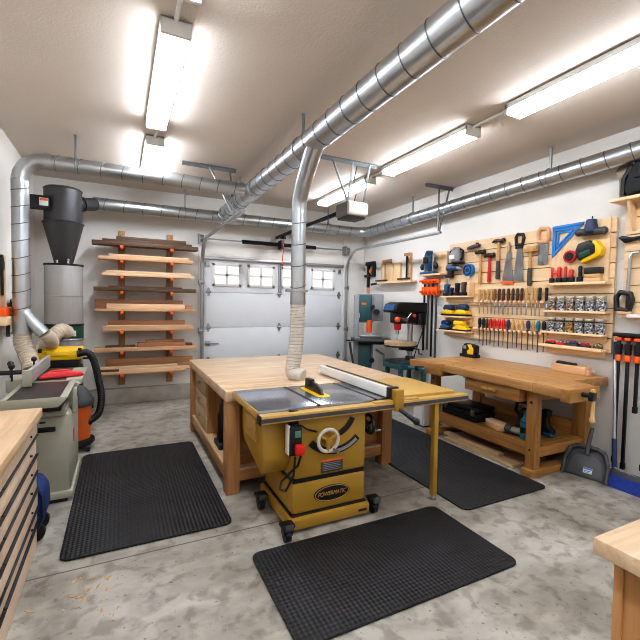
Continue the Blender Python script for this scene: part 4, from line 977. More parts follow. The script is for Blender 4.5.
MB().box(.02, .11, -.044, .044, .01, .05, .008).build('battery', M_['tealp'], t)
# planks on the floor under the bench
for i, (a, c, ln, wd, z0, ph) in enumerate(((3.54, 3.15, .95, .14, .0, 'nearest of the planks on the floor under the workbench'), (3.72, 3.20, 1.0, .15, .0, 'middle plank on the floor under the workbench'), (3.93, 3.2, 1.0, .18, .0, 'rear plank on the floor under the workbench'), (3.58, 3.30, .8, .09, .0305, 'narrow strip lying on top of the planks under the workbench'))):
    o = MB().box(-wd/2, wd/2, -ln/2, ln/2, 0, .03, .004).build('floor_plank', M_['maple' if i != 1 else 'drawer'], loc=(a, c, z0)); tag(o, 'long brown wooden plank, '+ph, 'board', 'planks under the workbench')
t = thing('storage_cabinet', 'low white cabinet standing on the floor at the far end of the workbench', 'cabinet', (3.66, 4.16, 0))
MB().box(-.13, .2, -.10, .10, .02, .42, .008).build('body', M_['white'], t)
MB().box(-.145, -.13, -.09, .09, .03, .41, .005).build('door', M_['white'], t)
MB().box(-.11, .18, -.08, .08, 0, .025).build('plinth', M_['dkgrey'], t)

# ------------------------------------------------------------------ slatted tool wall
WX = 4.345       # face of the slats
def wthing(name, label, cat, y, z, dx=0.0, group=None): return thing(name, label, cat, (WX-dx, y, z), -PI/2, group)
def slat_panel(y0, y1, z0, z1, label, pitch=.15, ext=0):
    t = thing('slat_panel', label, 'tool panel', (XR, (y0+y1)/2, z0), -PI/2)
    w2 = (y1-y0)/2
    MB().box(-w2+.03, w2-.03, -.032, -.002, .02, z1-z0-.02).build('backing', M_['slatdark'], t)
    m = MB(); n = round((z1-z0)/pitch); h = (z1-z0)/n
    for k in range(n):
        m.prism([(-.055, k*h+.003), (-.055, (k+1)*h-.007), (-.045, (k+1)*h-.004), (-.03, (k+1)*h-.012), (-.03, k*h+.004)], 'yz', -w2, w2)
    m.build('slats', M_['ply'], t, smooth=False)
    return t
slat_panel(2.30, 4.53, 1.15, 2.495, 'wide pale wood slatted tool panel on the right wall above the workbench')
slat_panel(1.50, 2.22, 1.50, 2.62, 'narrow pale slatted panel at the right edge, under the backpack shelf')
# flat board with a ledge
t = wthing('tool_board', 'flat plywood board with ledge carrying the blue square and clamps', 'tool board', 2.635, 1.865)
MB().box(-.305, .29, -.025, -.001, 0, .63, .003).build('back_board', M_['ply_z'], t)
MB().box(-.315, .315, -.115, -.001, -.03, 0, .003).build('ledge', M_['ply'], t)
def ledge(label, yc, z, w, depth=.12, lip=.0, sides=False):
    t = wthing('ledge_shelf', label, 'shelf', yc, z)
    MB().box(-w/2, w/2, -depth, -.001, -.022, 0, .003).build('shelf_board', M_['ply'], t)
    if lip: MB().box(-w/2, w/2, -depth-.012, -depth, -.022, lip, .002).build('front_lip', M_['ply'], t)
    MB().box(-w/2+.02, w/2-.02, -.018, -.001, -.085, -.023, .003).build('cleat', M_['ply'], t)
    if sides: MB().box(w/2-.018, w/2, -depth+.01, -.001, .001, .19, .003).build('side_board', M_['ply_z'], t)
    return t
ledge('upper jar shelf of pale wood on the tool wall', 2.63, 1.565, .64)
ledge('lower jar shelf of pale wood on the tool wall', 2.65, 1.335, .66)
ledge('shelf of small parts below the two jar shelves', 2.65, 1.185, .66, .12, .012)
ledge('small boxed shelf at left end of the tool wall with upright blue tools', 4.31, 1.735, .54, .13, 0, True)
ledge('small shelf with two navy and yellow sanders at left end of the tool wall', 4.31, 1.45, .55, .14)
ledge('lowest small shelf at left end of the tool wall, with yellow drill', 4.32, 1.245, .57, .16)
# jars
def jar(fill):
    t = thing('screw_jar', '', 'jar')
    MB().lathe([(.042, .002), (.045, .006), (.045, .105), (.0, .112)], n=18).build('contents', M_[fill], t)
    MB().lathe([(.046, 0), (.0485, .004), (.0485, .118), (.044, .128), (.044, .135)], n=20).build('glass', M_['jar'], t)
    MB().lathe([(.043, .128), (.044, .13), (.044, .148), (.042, .152), (0, .152)], n=20).build('lid', M_['lid'], t)
    return t
fills = [['copper', 'screws', 'copper', 'screws', 'screws', 'screws'], ['screws', 'screws', 'brass', 'screws', 'screws', 'screws']]
look = {'copper': 'glass jar of mixed brown and silver fasteners', 'screws': 'glass jar of grey screws', 'brass': 'glass jar of golden brass screws'}
protos = {}
for r_, (row, zz_) in enumerate((('upper', 1.565), ('lower', 1.335))):
    for k in range(6):
        f = fills[r_][k]; y = 2.885-k*.1015; loc = (WX-.062, y, zz_)
        lb = look[f]+', '+place(k, 6)+' on the '+row+' jar shelf'
        if f not in protos:
            protos[f] = jar(f); o = protos[f]; o.location = loc; o['label'] = lb; o['group'] = 'jars on the tool wall shelves'
        else: dup(protos[f], loc, 0, lb, 'jars on the tool wall shelves')
# small parts on the lowest shelf
sp_ = [('black', 'red', .05, .07, 'small dark parts tin with red bits'), ('red', 'grey', .06, .06, 'small red parts bin'), ('dkgrey', 'navy', .06, .075, 'grey parts bin with blue bits'), ('navy', 'red', .05, .05, 'navy parts bin with red bits'), ('dkgrey', 'brass', .06, .04, 'low grey tray of brassy parts')]
for k, (c1, c2, hh, w2, lb) in enumerate(sp_):
    y = 2.88-k*.122
    t = wthing('parts_bin', lb+', '+place(k, 5)+' on the shelf below the jars', 'parts bin', y, 1.186, .06, 'parts bins on the shelf below the jars')
    hh *= .55
    MB().prism([(-w2/1.4, 0), (w2/1.4, 0), (w2/1.3, hh), (-w2/1.3, hh)], 'xz', -.035, .04, .006).build('bin', M_[c1], t)
    m = MB()
    for q in range(5): m.ell((-w2*.6+q*w2*.3, random.uniform(-.02, .02), hh+.006), (.016, .015, random.uniform(.012, .026)), 8)
    m.build('contents', M_[c2], t)
# chisels and drivers
def rack_rail(label, yc, z, w, ys):
    t = wthing('tool_rack_rail', label, 'tool rack', yc, z)
    MB().box(-w/2, w/2, -.022, -.001, -.03, .015, .003).build('rail', M_['ply'], t)
    m = MB(); xs = [yc-y for y in ys]
    for a, b in zip(xs[:-1], xs[1:]): m.box(a+.018, b-.018, -.058, -.022, -.015, .012, .003)
    m.box(-w/2, xs[0]-.018, -.058, -.022, -.015, .012, .003).box(xs[-1]+.018, w/2, -.058, -.022, -.015, .012, .003)
    m.build('spacer_blocks', M_['ply'], t)
ys1 = [3.917, 3.846, 3.783, 3.725, 3.672, 3.606, 3.542, 3.469, 3.406, 3.342, 3.283, 3.22, 3.151, 3.102, 3.051, 2.971]
rack_rail('upper rail of the tool wall holding the row of chisels', 3.475, 1.66, 1.06, ys1)
hc1 = ['hand_l', 'hand_l', 'hand_l', 'hand_l', 'hand_m', 'hand_d', 'hand_d', 'hand_d', 'hand_d', 'hand_d', 'hand_d', 'hand_l', 'hand_l', 'hand_l', 'black', 'black']
wd1 = [.016, .012, .012, .014, .020, .022, .026, .012, .016, .016, .018, .014, .012, .02, .012, .03]
nm = {'hand_l': 'light wood handled chisel', 'hand_m': 'mid brown handled chisel', 'hand_d': 'dark brown handled chisel', 'black': 'black handled chisel', 'red': 'red handled screwdriver', 'navy': 'navy handled screwdriver', 'tealp': 'teal handled screwdriver'}
def chisel(h, w, hl=.15, bl=.17):
    t = thing('chisel', '', 'chisel')
    MB().lathe([(.010, .0), (.016, .012), (.0185, .04), (.015, hl*.55), (.0185, hl*.85), (.016, hl), (0, hl+.008)], n=12).build('handle', M_[h], t)
    MB().cyl((0, 0, -.012), (0, 0, .004), .011, n=10).build('ferrule', M_['brass' if h != 'black' else 'steel'], t)
    MB().box(-w/2, w/2, -.003, .003, -bl, -.03, .001).cyl((0, 0, -.035), (0, 0, -.008), .006, n=8).build('blade', M_['steel'], t)
    return t
pc = {}
for k, y in enumerate(ys1):
    key = (hc1[k], wd1[k]); lb = nm[hc1[k]]+', '+place(k, 16)+' in the upper tool rail'
    if key not in pc:
        o = pc[key] = chisel(*key); o.location = (WX-.04, y, 1.665); o.rotation_euler = (0, 0, -PI/2); o['label'] = lb; o['group'] = 'chisels in the upper rail'
    else: dup(pc[key], (WX-.04, y, 1.665), -PI/2, lb, 'chisels in the upper rail')
ys2 = [3.902, 3.837, 3.779, 3.724, 3.66, 3.592, 3.526, 3.458, 3.391, 3.332, 3.263, 3.184, 3.12, 3.057, 2.986]
rack_rail('lower rail of the tool wall holding the row of screwdrivers and files', 3.475, 1.30, 1.06, ys2)
hc2 = ['black', 'black', 'hand_d', 'red', 'red', 'red', 'red', 'navy', 'hand_l', 'hand_l', 'hand_l', 'navy', 'hand_l', 'tealp', 'black']
def driver(h, rs, bl):
    t = thing('screwdriver', '', 'screwdriver')
    if h in ('hand_l', 'hand_d'):
        MB().lathe([(.009, 0), (.016, .02), (.018, .06), (.013, .09), (.018, .12), (.010, .14), (0, .142)], n=12).build('handle', M_[h], t)
    else:
        MB().lathe([(.010, 0), (.02, .015), (.014, .035), (.022, .06), (.023, .11), (.016, .135), (0, .14)], n=10).build('handle', M_[h], t)
    MB().cyl((0, 0, -bl), (0, 0, .01), rs*.8, rs, n=8).build('shaft', M_['dkgrey'], t)
    return t
pd = {}
nm2 = {'black': 'black handled screwdriver', 'hand_d': 'dark wood handled file', 'red': 'red handled screwdriver', 'navy': 'navy handled screwdriver', 'hand_l': 'light wood handled file', 'tealp': 'teal handled screwdriver'}
for k, y in enumerate(ys2):
    key = (hc2[k], (.006, .0085)[k % 2], (.20, .225, .21)[k % 3]); lb = nm2[hc2[k]]+', '+place(k, 15)+' in the lower tool rail'
    if key not in pd:
        o = pd[key] = driver(*key); o.location = (WX-.04, y, 1.30); o.rotation_euler = (0, 0, -PI/2); o['label'] = lb; o['group'] = 'drivers and files in the lower rail'
    else: dup(pd[key], (WX-.04, y, 1.30), -PI/2, lb, 'drivers and files in the lower rail')
# hammers
def hammer(label, y, z0, z1, hm, grip=None, head='ball', tilt=0):
    L = z1-z0
    t = wthing('hammer', label, 'hammer', y, z0, .03, 'hammers hanging on the tool wall')
    MB().lathe([(.017, 0), (.022, .02), (.02, L*.45), (.016, L*.7), (.017, L*.95), (0, L*.955)], n=10).build('handle', M_[hm], t)
    if grip: MB().lathe([(.022, -.004), (.0265, .02), (.024, L*.42), (.021, L*.46), (.0, L*.465)], n=10).build('grip', M_[grip], t)
    h = MB(); z = 0
    if head == 'ball': h.cyl((-.025, 0, z), (.045, 0, z), .019, n=12).cyl((.045, 0, z), (.06, 0, z), .023, n=12).ell((-.06, 0, z), .021, 10).cyl((-.06, 0, z), (-.02, 0, z), .012, n=10).cyl((-.02, 0, z), (.02, 0, z), .022, n=10)
    elif head == 'claw':
        h.cyl((.0, 0, z), (.05, 0, z), .016, n=12).cyl((.05, 0, z), (.07, 0, z), .022, n=12)
        h.prism([(.0, z-.018), (.0, z+.022), (-.05, z+.02), (-.085, z-.012), (-.05, z+.002)], 'xz', -.016, .016, .004)
    else: h.box(-.07, .075, -.022, .022, z-.025, z+.03, .01)
    bmesh.ops.transform(h.bm, matrix=Matrix.Translation((0, 0, L*.96)) @ Matrix.Diagonal((1.15, 1.35, 1.35, 1)), verts=h.bm.verts)
    h.build('head', M_['dkiron' if head != 'mallet' else 'hand_l'], t)
    if tilt: t.rotation_euler = (0, tilt, -PI/2)
    return t
hammer('ball peen hammer with plain wooden handle, leftmost hammer on the tool wall', 3.935, 1.885, 2.335, 'hand_l')
hammer('small hammer with bright red handle on the tool wall', 3.785, 1.905, 2.275, 'red', None, 'ball')
hammer('tall claw hammer with dark grip beside the large hand saw', 3.65, 1.945, 2.445, 'hand_l', 'dkgrey', 'claw')
hammer('wooden headed mallet with dark grip, right of the black handled saw', 3.20, 1.85, 2.29, 'hand_l', 'dkgrey', 'mallet')
# saws
t = wthing('hand_saw', 'hand saw hung tip up with wide blade and orange edge guard', 'saw', 3.51, 1.90, .012)
MB().prism([(-.085, .0), (.075, -.01), (.03, .40), (.015, .47), (-.015, .47), (-.03, .36)], 'xz', -.003, .0).build('blade', M_['steel'], t)
MB().prism([(-.09, -.015), (.08, -.03), (.078, .005), (-.088, .018)], 'xz', -.009, .004, .002).build('edge_guard', M_['orange'], t)
MB().prism([(-.015, .36), (.015, .38), (.012, .50), (-.01, .50)], 'xz', -.012, .004, .003).build('tip_handle', M_['pine'], t)
t = wthing('hand_saw', 'hand saw with black plastic handle at top, second saw on the tool wall', 'saw', 3.365, 1.92, .012)
MB().prism([(-.07, 0), (.07, -.01), (.045, .42), (-.02, .44)], 'xz', -.003, 0).build('blade', M_['steel'], t)
def dhandle(m, s=1, ox=0, oz=0):
    P = [(-.05, 0), (.05, -.01), (.07, .09), (.055, .14), (-.03, .155), (-.06, .11)]
    P = [Vector((x*s+ox, 0, z*s+oz)) for x, z in P]
    m.tube([tuple(p) for p in P+[P[0], P[1]]], .024*s, 8, caps=False); return m
dhandle(MB(), .82, 0, .43).box(-.05, .05, -.012, .012, .38, .43, .005).build('handle', M_['black'], t)
t = wthing('back_saw', 'short wide saw with wooden handle at top beside the blue square', 'saw', 3.05, 2.085, .012)
MB().box(-.065, .055, -.003, 0, 0, .27).build('blade', M_['steel'], t)
dhandle(MB(), 1.0, -.01, .26).box(-.065, .03, -.014, .014, .235, .285, .005).build('handle', M_['pine'], t)
# left group of power tools on the slats
t = wthing('router', 'silver and black router hanging at the top left corner of the tool wall', 'power tool', 4.34, 2.19, .06)
MB().lathe([(.07, .02), (.085, .04), (.085, .15), (.06, .20), (.05, .23), (0, .235)], n=18).build('motor_body', M_['grey'], t)
MB().box(-.11, .11, -.055, .055, 0, .02, .006).build('base', M_['black'], t)
for s in (-1, 1): MB().tube([(s*.07, 0, .05), (s*.115, 0, .07), (s*.12, 0, .18), (s*.075, 0, .2)], .016, 8).build('handle', M_['black'], t)
MB().box(-.05, .05, -.092, -.08, .06, .12, .005).build('front_plate', M_['label'], t)
t = wthing('block_plane', 'small dark block plane tucked on the top slat left of the hammers', 'hand plane', 4.06, 2.37, .03)
MB().prism([(-.10, 0), (.10, .02), (.105, .055), (.02, .06), (-.05, .045), (-.10, .03)], 'xz', -.025, .025, .006).build('body', M_['dkgrey'], t)
MB().ell((.06, 0, .065), (.025, .02, .018), 10).build('knob', M_['black'], t)
t = wthing('cordless_drill', 'black and blue drill hanging below the silver router on the tool wall', 'power tool', 4.38, 2.03, .055)
MB().cyl((-.13, 0, .11), (.06, 0, .10), .042, n=16).build('motor_body', M_['dblue'], t)
MB().cyl((.06, 0, .10), (.13, 0, .085), .03, .02, n=14).build('chuck', M_['grey'], t)
MB().prism([(-.12, .0), (-.04, -.01), (-.02, .09), (-.09, .10)], 'xz', -.026, .026, .012).build('grip', M_['black'], t)
MB().box(-.15, -.03, -.036, .036, -.03, .01, .01).build('battery', M_['black'], t)
t = wthing('tape_reel', 'round bright blue tape reel hanging left of the hammers', 'tape measure', 4.13, 2.09, .03)
MB().cyl((0, -.028, 0), (0, .028, 0), .085, n=28).build('case', M_['blue'], t)
MB().torus((0, -.03, 0), .062, .012, 'y', 24, 8).cyl((0, -.034, 0), (0, -.026, 0), .03, n=18).build('hub_ring', M_['navy'], t)
MB().box(-.02, .02, -.015, .015, -.12, -.08, .005).build('tape_tab', M_['label'], t)
for k, (y, h, w2, c) in enumerate(((4.49, .17, .085, 'dblue'), (4.40, .12, .05, 'navy'), (4.29, .18, .06, 'black'), (4.17, .19, .06, 'dkgrey'))):
    nmk = ['blue cordless tool, leftmost on the boxed shelf', 'short navy battery tool, second on the boxed shelf', 'upright black tool, third on the boxed shelf', 'upright dark grey tool at the side board of the boxed shelf'][k]
    t = wthing('cordless_tool', nmk, 'power tool', y, 1.736, .07, 'upright tools on the boxed shelf')
    MB().box(-w2*.55, w2*.55, -.04, .04, 0, .05, .01).build('battery', M_['black'], t)
    MB().prism([(-w2*.35, .05), (w2*.3, .05), (w2*.35, h*.7), (w2*.6, h), (-w2*.5, h), (-w2*.5, h*.72)], 'xz', -.03, .03, .012).build('body', M_[c], t)
sander('yellow and navy palm sander, left of two on the sander shelf', (WX-.07, 4.44, 1.451), -PI/2, 1.1, 'navy', 'yel', 'palm sanders on the small shelf')
sander('yellow and navy palm sander, right of two on the sander shelf', (WX-.07, 4.18, 1.451), -PI/2, 1.15, 'navy', 'yel', 'palm sanders on the small shelf')
sander('small navy and blue detail sander at left of the lowest small shelf', (WX-.08, 4.48, 1.246), -PI/2, .95, 'navy', 'dblue')
t = wthing('cordless_drill', 'yellow cordless drill lying on the lowest small shelf', 'power tool', 4.20, 1.246, .08)
MB().cyl((-.10, 0, .11), (.08, 0, .10), .04, n=16).box(.06, .13, -.03, .03, .03, .08, .01).build('motor_body', M_['yel'], t)
MB().prism([(-.14, .0), (.15, 0), (.16, .04), (.05, .075), (-.02, .10), (-.10, .055)], 'xz', -.04, .04, .014).build('grip', M_['yel'], t)
MB().cyl((-.10, 0, .11), (-.15, 0, .115), .026, n=12).build('chuck', M_['black'], t)
MB().box(-.16, .16, -.045, .045, 0, .02, .006).build('battery', M_['black'], t)
# on the flat board
t = wthing('speed_square', 'large bright blue triangular square on the flat tool board', 'square', 2.93, 2.145, .026)
def tri(a, b, c, k):   # inset triangle helper
    g = ((a[0]+b[0]+c[0])/3, (a[1]+b[1]+c[1])/3)
    return [(g[0]+(p[0]-g[0])*k, g[1]+(p[1]-g[1])*k) for p in (a, b, c)]
A_, B_, C_ = (0, 0), (0, .325), (.335, .335)
def ringtri(m, k0, k1, y0, y1):
    o = tri(A_, B_, C_, k0); i = tri(A_, B_, C_, k1)
    for q in range(3):
        m.prism([o[q], o[(q+1) % 3], i[(q+1) % 3], i[q]], 'xz', y0, y1)
    return m
m = MB(); ringtri(m, 1, .66, -.012, -.001); ringtri(m, .56, .36, -.012, -.001); m.build('plate', M_['blue'], t, smooth=False)
MB().box(0, .335, -.02, -.001, .315, .345, .003).build('fence_lip', M_['blue'], t)
t = wthing('grip_tool', 'dark blue-grey rounded tool hanging at the top right of the flat board', 'power tool', 2.50, 2.33, .07)
MB().lathe([(.045, .02), (.06, .04), (.06, .08), (.05, .12), (.045, .16), (0, .17)], n=18).build('body', M_['navy'], t)
MB().cyl((-.12, 0, .045), (.12, 0, .035), .036, n=14).ell((-.12, 0, .045), .04, 12).ell((.12, 0, .035), .04, 12).build('handles', M_['dkgrey'], t)
MB().cyl((-.01, .03, .17), (-.01, .03, .20), .006, n=6).build('hook', M_['blackm'], t)
t = wthing('palm_sander', 'yellow edged black and green sander hung on the flat board right of the red tape', 'power sander', 2.49, 2.06, .076)
R15 = rotm('Y', -22, (0, 0, .1))
MB().prism([(-.11, .02), (.09, .02), (.125, .08), (.10, .19), (.04, .18), (-.10, .05)], 'xz', -.045, .045, .015, R15).build('yellow_base', M_['yel'], t)
MB().prism([(-.115, .055), (.06, .06), (.085, .14), (.05, .21), (-.06, .23), (-.12, .16)], 'xz', -.06, .03, .02, R15).build('motor_housing', M_['black'], t)
MB().prism([(-.105, .065), (.02, .065), (.03, .12), (-.08, .13)], 'xz', -.066, -.04, .01, R15).build('front_window', M_['green'], t)
t = wthing('tape_measure', 'round red and black tape measure on the flat board', 'tape measure', 2.72, 2.14, .03)
MB().cyl((0, -.03, 0), (0, .004, 0), .065, n=24).build('case', M_['red'], t)
MB().cyl((0, -.036, 0), (0, -.028, 0), .045, n=20).build('face', M_['black'], t)
MB().box(.055, .10, -.02, .0, -.0, .03, .004).build('tab', M_['yel'], t)
hnd = [(2.905, .17, .035, 'red', 'leftmost red handled clamp on the ledge of the flat board'), (2.825, .17, .05, 'red', 'second red handled clamp on the ledge of the flat board'), (2.755, .17, .035, 'red', 'third red handled clamp on the ledge of the flat board'), (2.69, .135, .05, 'red', 'short stubby red handled tool on the ledge of the flat board'), (2.60, .165, .045, 'black', 'slim black tool standing on the ledge of the flat board')]
for k, (y, h, w2, c, lb) in enumerate(hnd):
    t = wthing('hand_clamp', lb, 'hand clamp', y, 1.866, .055, 'hand tools on the ledge of the flat board')
    MB().box(-w2/2-.005, w2/2+.005, -.018, .018, 0, .055, .006).build('jaw', M_['blackm'], t)
    MB().lathe([(w2*.28, .05), (w2*.42, .07), (w2*.36, h*.6), (w2*.45, h*.9), (w2*.3, h), (0, h+.004)], n=12).build('handle', M_[c], t)
    if k in (1,): MB().box(-.085, 0, -.012, .012, h*.55, h*.66, .004).build('cross_bar', M_['red'], t)
for k, (dz, hh, c, lb, w2) in enumerate(((0, .035, 'pine', 'lower pale wood block under the black bar on the board ledge', .085), (.036, .04, 'hand_l', 'middle wood block under the black bar on the board ledge', .075), (.077, .065, 'black', 'black honing bar on top of two wood blocks on the board ledge', .08))):
    o = MB().box(-w2, w2, -.035, .035, 0, hh, .006).build('honing_block', M_[c], loc=(WX-.06, 2.46, 1.866+dz)); o.rotation_euler = (0, 0, -PI/2); tag(o, lb, 'block')

# ------------------------------------------------------------------ wall left of the tool panel
t = wthing('ledge_shelf', 'small wooden bracket shelf with tall side holding the blue router', 'shelf', 4.86, 2.075, -.05)
MB().box(-.25, .25, -.16, -.002, -.025, 0, .004).build('shelf_board', M_['ply'], t)
MB().box(.0, .25, -.03, -.002, 0, .34, .004).build('back_board', M_['ply_z'], t)
t = wthing('plunge_router', 'blue and black plunge router sitting on the small bracket shelf', 'power tool', 4.93, 2.077, .04)
MB().box(-.15, .15, -.06, .06, 0, .035, .008).build('base', M_['dblue'], t)
for s in (-1, 1):
    MB().cyl((s*.09, 0, .03), (s*.09, 0, .30), .016, n=10).build('column', M_['steel'], t)
    MB().ell((s*.15, 0, .12), (.045, .03, .05), 12).build('handle', M_['black'], t)
MB().lathe([(.045, .05), (.05, .1), (.075, .14), (.075, .28), (.06, .33), (.05, .36), (0, .365)], n=18).build('motor_body', M_['dblue'], t)
MB().box(-.05, .05, -.08, -.06, .16, .26, .006).build('front_plate', M_['black'], t)
# clamp rack with four bar clamps
t = wthing('clamp_rack', 'pale wood block on the wall behind the orange bar clamps', 'tool rack', 4.83, 1.80, -.05)
MB().box(-.20, .23, -.05, -.002, .02, .19, .004).build('rack_block', M_['ply'], t)
for k, (y, zb) in enumerate(((5.02, .88), (4.93, .90), (4.84, .80), (4.75, .78))):
    t = wthing('bar_clamp', 'orange headed long bar clamp, '+['leftmost', 'second from left', 'third from left', 'rightmost'][k]+' of the four beside the drill press', 'bar clamp', y, zb, .035, 'bar clamps beside the drill press')
    L = 2.02-zb
    MB().box(-.014, .014, -.010, .010, 0, L-.01, .002).build('bar', M_['dkgrey' if k % 2 else 'blackm'], t)
    MB().box(-.042, .044, -.028, .028, L-.09, L-.02, .01).cyl((0, -.028, L-.055), (0, -.10, L-.055), .018, n=10).build('fixed_head', M_['orange'], t)
    MB().box(-.043, .045, -.032, .032, 1.75-zb, 1.88-zb, .012).cyl((0, -.03, 1.80-zb), (0, -.09, 1.80-zb), .022, n=10).build('sliding_head', M_['orange'], t)
# wooden jig on the wall
t = wthing('wooden_jig', 'pale wooden jig of upright boards on a ledge above the drill press', 'jig', 5.82, 1.97, -.05)
MB().box(-.46, .50, -.14, -.002, 0, .04, .004).build('ledge', M_['ply'], t)
for a, b, h in ((-.46, -.38, .44), (-.30, -.10, .36), (-.08, .10, .36), (.30, .38, .50)): MB().box(a, b, -.05, -.002, .041, h, .004).build('upright', M_['ply_z' if h < .45 else 'pine'], t)
MB().box(-.40, -.14, -.06, -.04, .37, .44, .004).build('cap_board', M_['oak'], t)
MB().box(.22, .38, -.06, -.05, .45, .50, .004).build('cap_board', M_['oak'], t)
MB().box(-.48, -.18, -.16, -.10, .045, .07, .004).box(.18, .46, -.16, -.10, .045, .075, .004).build('clamp_bar', M_['hand_d'], t)
MB().cyl((.33, -.08, .08), (.33, -.08, .44), .015, n=8).cyl((-.72, -.08, .0), (-.46, -.08, .02), .022, n=8).build('screw_rod', M_['blackm'], t)
t = wthing('hanging_clamp', 'black bar clamp with dark jaws hung on the wall above the band saw', 'clamp', 6.75, 1.72, -.03)
MB().box(-.03, .03, -.02, .02, .2, .68, .004).build('bar', M_['black'], t)
MB().box(-.03, .03, -.02, .02, 0, .2, .004).build('wood_grip', M_['pine'], t)
MB().box(-.08, .22, -.03, .03, .62, .70, .014).box(.16, .23, -.03, .03, .40, .68, .014).box(-.12, .14, -.03, .03, .40, .45, .012).build('jaws', M_['black'], t)
MB().cyl((.10, -.03, .52), (.10, .02, .52), .04, n=12).build('pad', M_['orlabel'], t)

# ------------------------------------------------------------------ band saw
t = thing('band_saw', 'teal and grey floor band saw in the corner by the garage door', 'band saw', (3.98, 6.05, 0), math.radians(-30))
MB().box(-.29, -.20, -.16, .22, .10, 1.76, .015).build('column', M_['grey'], t)
MB().box(-.26, .06, -.10, .24, 1.27, 1.77, .03).build('upper_wheel_housing', M_['grey'], t)
MB().box(-.25, .02, -.135, -.09, 1.29, 1.76, .02).build('upper_door', M_['teal'], t)
MB().box(-.22, .05, -.12, .24, .12, .92, .02).build('lower_wheel_housing', M_['grey'], t)
MB().box(-.25, .02, -.155, -.115, .16, .90, .02).build('lower_door', M_['teal'], t)
MB().box(.02, .22, -.08, .22, 1.30, 1.775, .02).build('side_housing', M_['grey'], t)
MB().box(-.16, -.08, -.139, -.134, 1.58, 1.62, .002).build('badge', M_['orlabel'], t)
MB().box(-.23, -.19, -.142, -.13, 1.35, 1.44, .006).cyl((-.20, -.145, 1.0), (-.20, -.15, 1.0), .02, n=10).build('switch', M_['white'], t)
MB().cyl((-.02, -.10, 1.10), (-.02, -.10, 1.32), .05, n=16).build('blade_guard', M_['orange'], t)
MB().box(-.025, -.015, -.105, -.095, .95, 1.12).build('blade', M_['steel'], t)
MB().box(-.30, .36, -.42, .10, .965, .995, .006).build('table', M_['dkgrey'], t)
MB().box(-.20, .30, -.32, -.02, .91, .965, .012).build('trunnion', M_['blackm'], t)
MB().box(-.28, .22, -.02, .03, .996, 1.05, .005).build('fence', M_['steel'], t)
MB().cyl((-.34, -.40, 1.0), (-.28, -.40, 1.0), .035, n=12).tube([(-.42, -.42, .98), (-.28, -.42, .98)], .014, 8).build('fence_lock', M_['black'], t)
for x, z, r in ((.10, 1.46, .05), (.03, 1.55, .035), (.03, .62, .045)):
    MB().cyl((x, -.10, z), (x, -.19, z), r, n=14).build('knob', M_['black'], t)
MB().tube([(-.36, -.38, .95), (-.28, -.30, .5), (-.22, -.22, .12)], .02, 8).build('brace', M_['dkgrey'], t)
MB().box(-.30, .30, -.22, .28, 0, .11, .02).build('base', M_['teal'], t)
MB().cyl((.26, -.02, .28), (.26, .12, .28), .12, n=20).build('motor', M_['black'], t)
MB().tube([(.10, -.1, .80), (.24, -.12, .72), (.25, -.1, .58)], .02, 8).build('tension_arm', M_['grey'], t)

# ------------------------------------------------------------------ drill press
t = thing('drill_press', 'black headed drill press on a teal stand with a round wooden table', 'drill press', (4.12, 5.15, 0))
MB().cyl((.03, 0, .72), (.03, 0, 1.50), .042, n=18).build('column', M_['steel'], t)
MB().prism([(-.40, 1.50), (-.36, 1.60), (-.28, 1.635), (.22, 1.635), (.27, 1.60), (.27, 1.48), (-.38, 1.47)], 'xz', -.16, .16, .02).build('belt_cover', M_['blackm'], t)
MB().prism([(-.405, 1.51), (-.395, 1.505), (-.365, 1.595), (-.375, 1.60)], 'xz', -.13, .13).build('display_panel', M_['dblue'], t)
MB().box(-.30, .10, -.11, .11, 1.30, 1.48, .03).build('head_casting', M_['black'], t)
MB().cyl((.19, -.02, 1.28), (.19, -.02, 1.49), .10, n=22).build('motor', M_['black'], t)
MB().cyl((-.22, 0, 1.20), (-.22, 0, 1.32), .05, .065, n=18).build('quill_cap', M_['red'], t)
MB().cyl((-.22, 0, 1.13), (-.22, 0, 1.20), .028, n=14).cyl((-.22, 0, 1.04), (-.22, 0, 1.14), .008, n=8).build('chuck', M_['steel'], t)
MB().ell((-.33, -.14, 1.37), .045, 12).build('feed_knob', M_['orange'], t)
m = MB().cyl((-.20, -.11, 1.37), (-.20, -.20, 1.37), .03, n=12)
for k in range(3):
    a = 2*PI*k/3; m.tube([(-.20, -.19, 1.37), (-.20+.14*math.cos(a+2.9), -.19, 1.37+.14*math.sin(a+2.9))], .008, 6)
m.build('feed_spokes', M_['steel'], t)
MB().ell((.0, -.13, 1.43), .03, 10).build('light_knob', M_['orange'], t)
MB().cyl((-.16, 0, .965), (-.16, 0, 1.02), .25, n=30).build('wood_table', M_['maple'], t)
MB().cyl((-.16, 0, .94), (-.16, 0, .965), .26, n=30).box(-.16, .03, -.05, .05, .88, .94, .01).cyl((.03, 0, .86), (.03, 0, .95), .062, n=16).build('table_bracket', M_['blackm'], t)
MB().tube([(.06, -.05, .90), (.08, -.16, .90), (.08, -.17, .83), (.10, -.22, .83)], .012, 8).build('table_crank', M_['black'], t)
MB().box(-.30, .20, -.21, .21, .685, .725, .01).cyl((.03, 0, .72), (.03, 0, .78), .065, n=16).build('base_plate', M_['dkgrey'], t)
MB().box(-.32, .22, -.24, .24, .60, .685, .015).build('stand_top', M_['teal'], t)
for x in (-.27, .17):
    for y in (-.19, .19): MB().prism([(y-.03, 0), (y+.03, 0), (y*.9+.03, .60), (y*.9-.03, .60)], 'yz', x-.03, x+.03, .005).build('leg', M_['teal'], t)
MB().box(-.27, .17, -.19, .19, .18, .21, .004).build('stand_shelf', M_['teal'], t)
MB().tube([(.10, -.1, 1.40), (.16, -.15, 1.2), (.10, -.08, .9), (.07, -.06, .75)], .008, 6).build('power_cord', M_['black'], t)

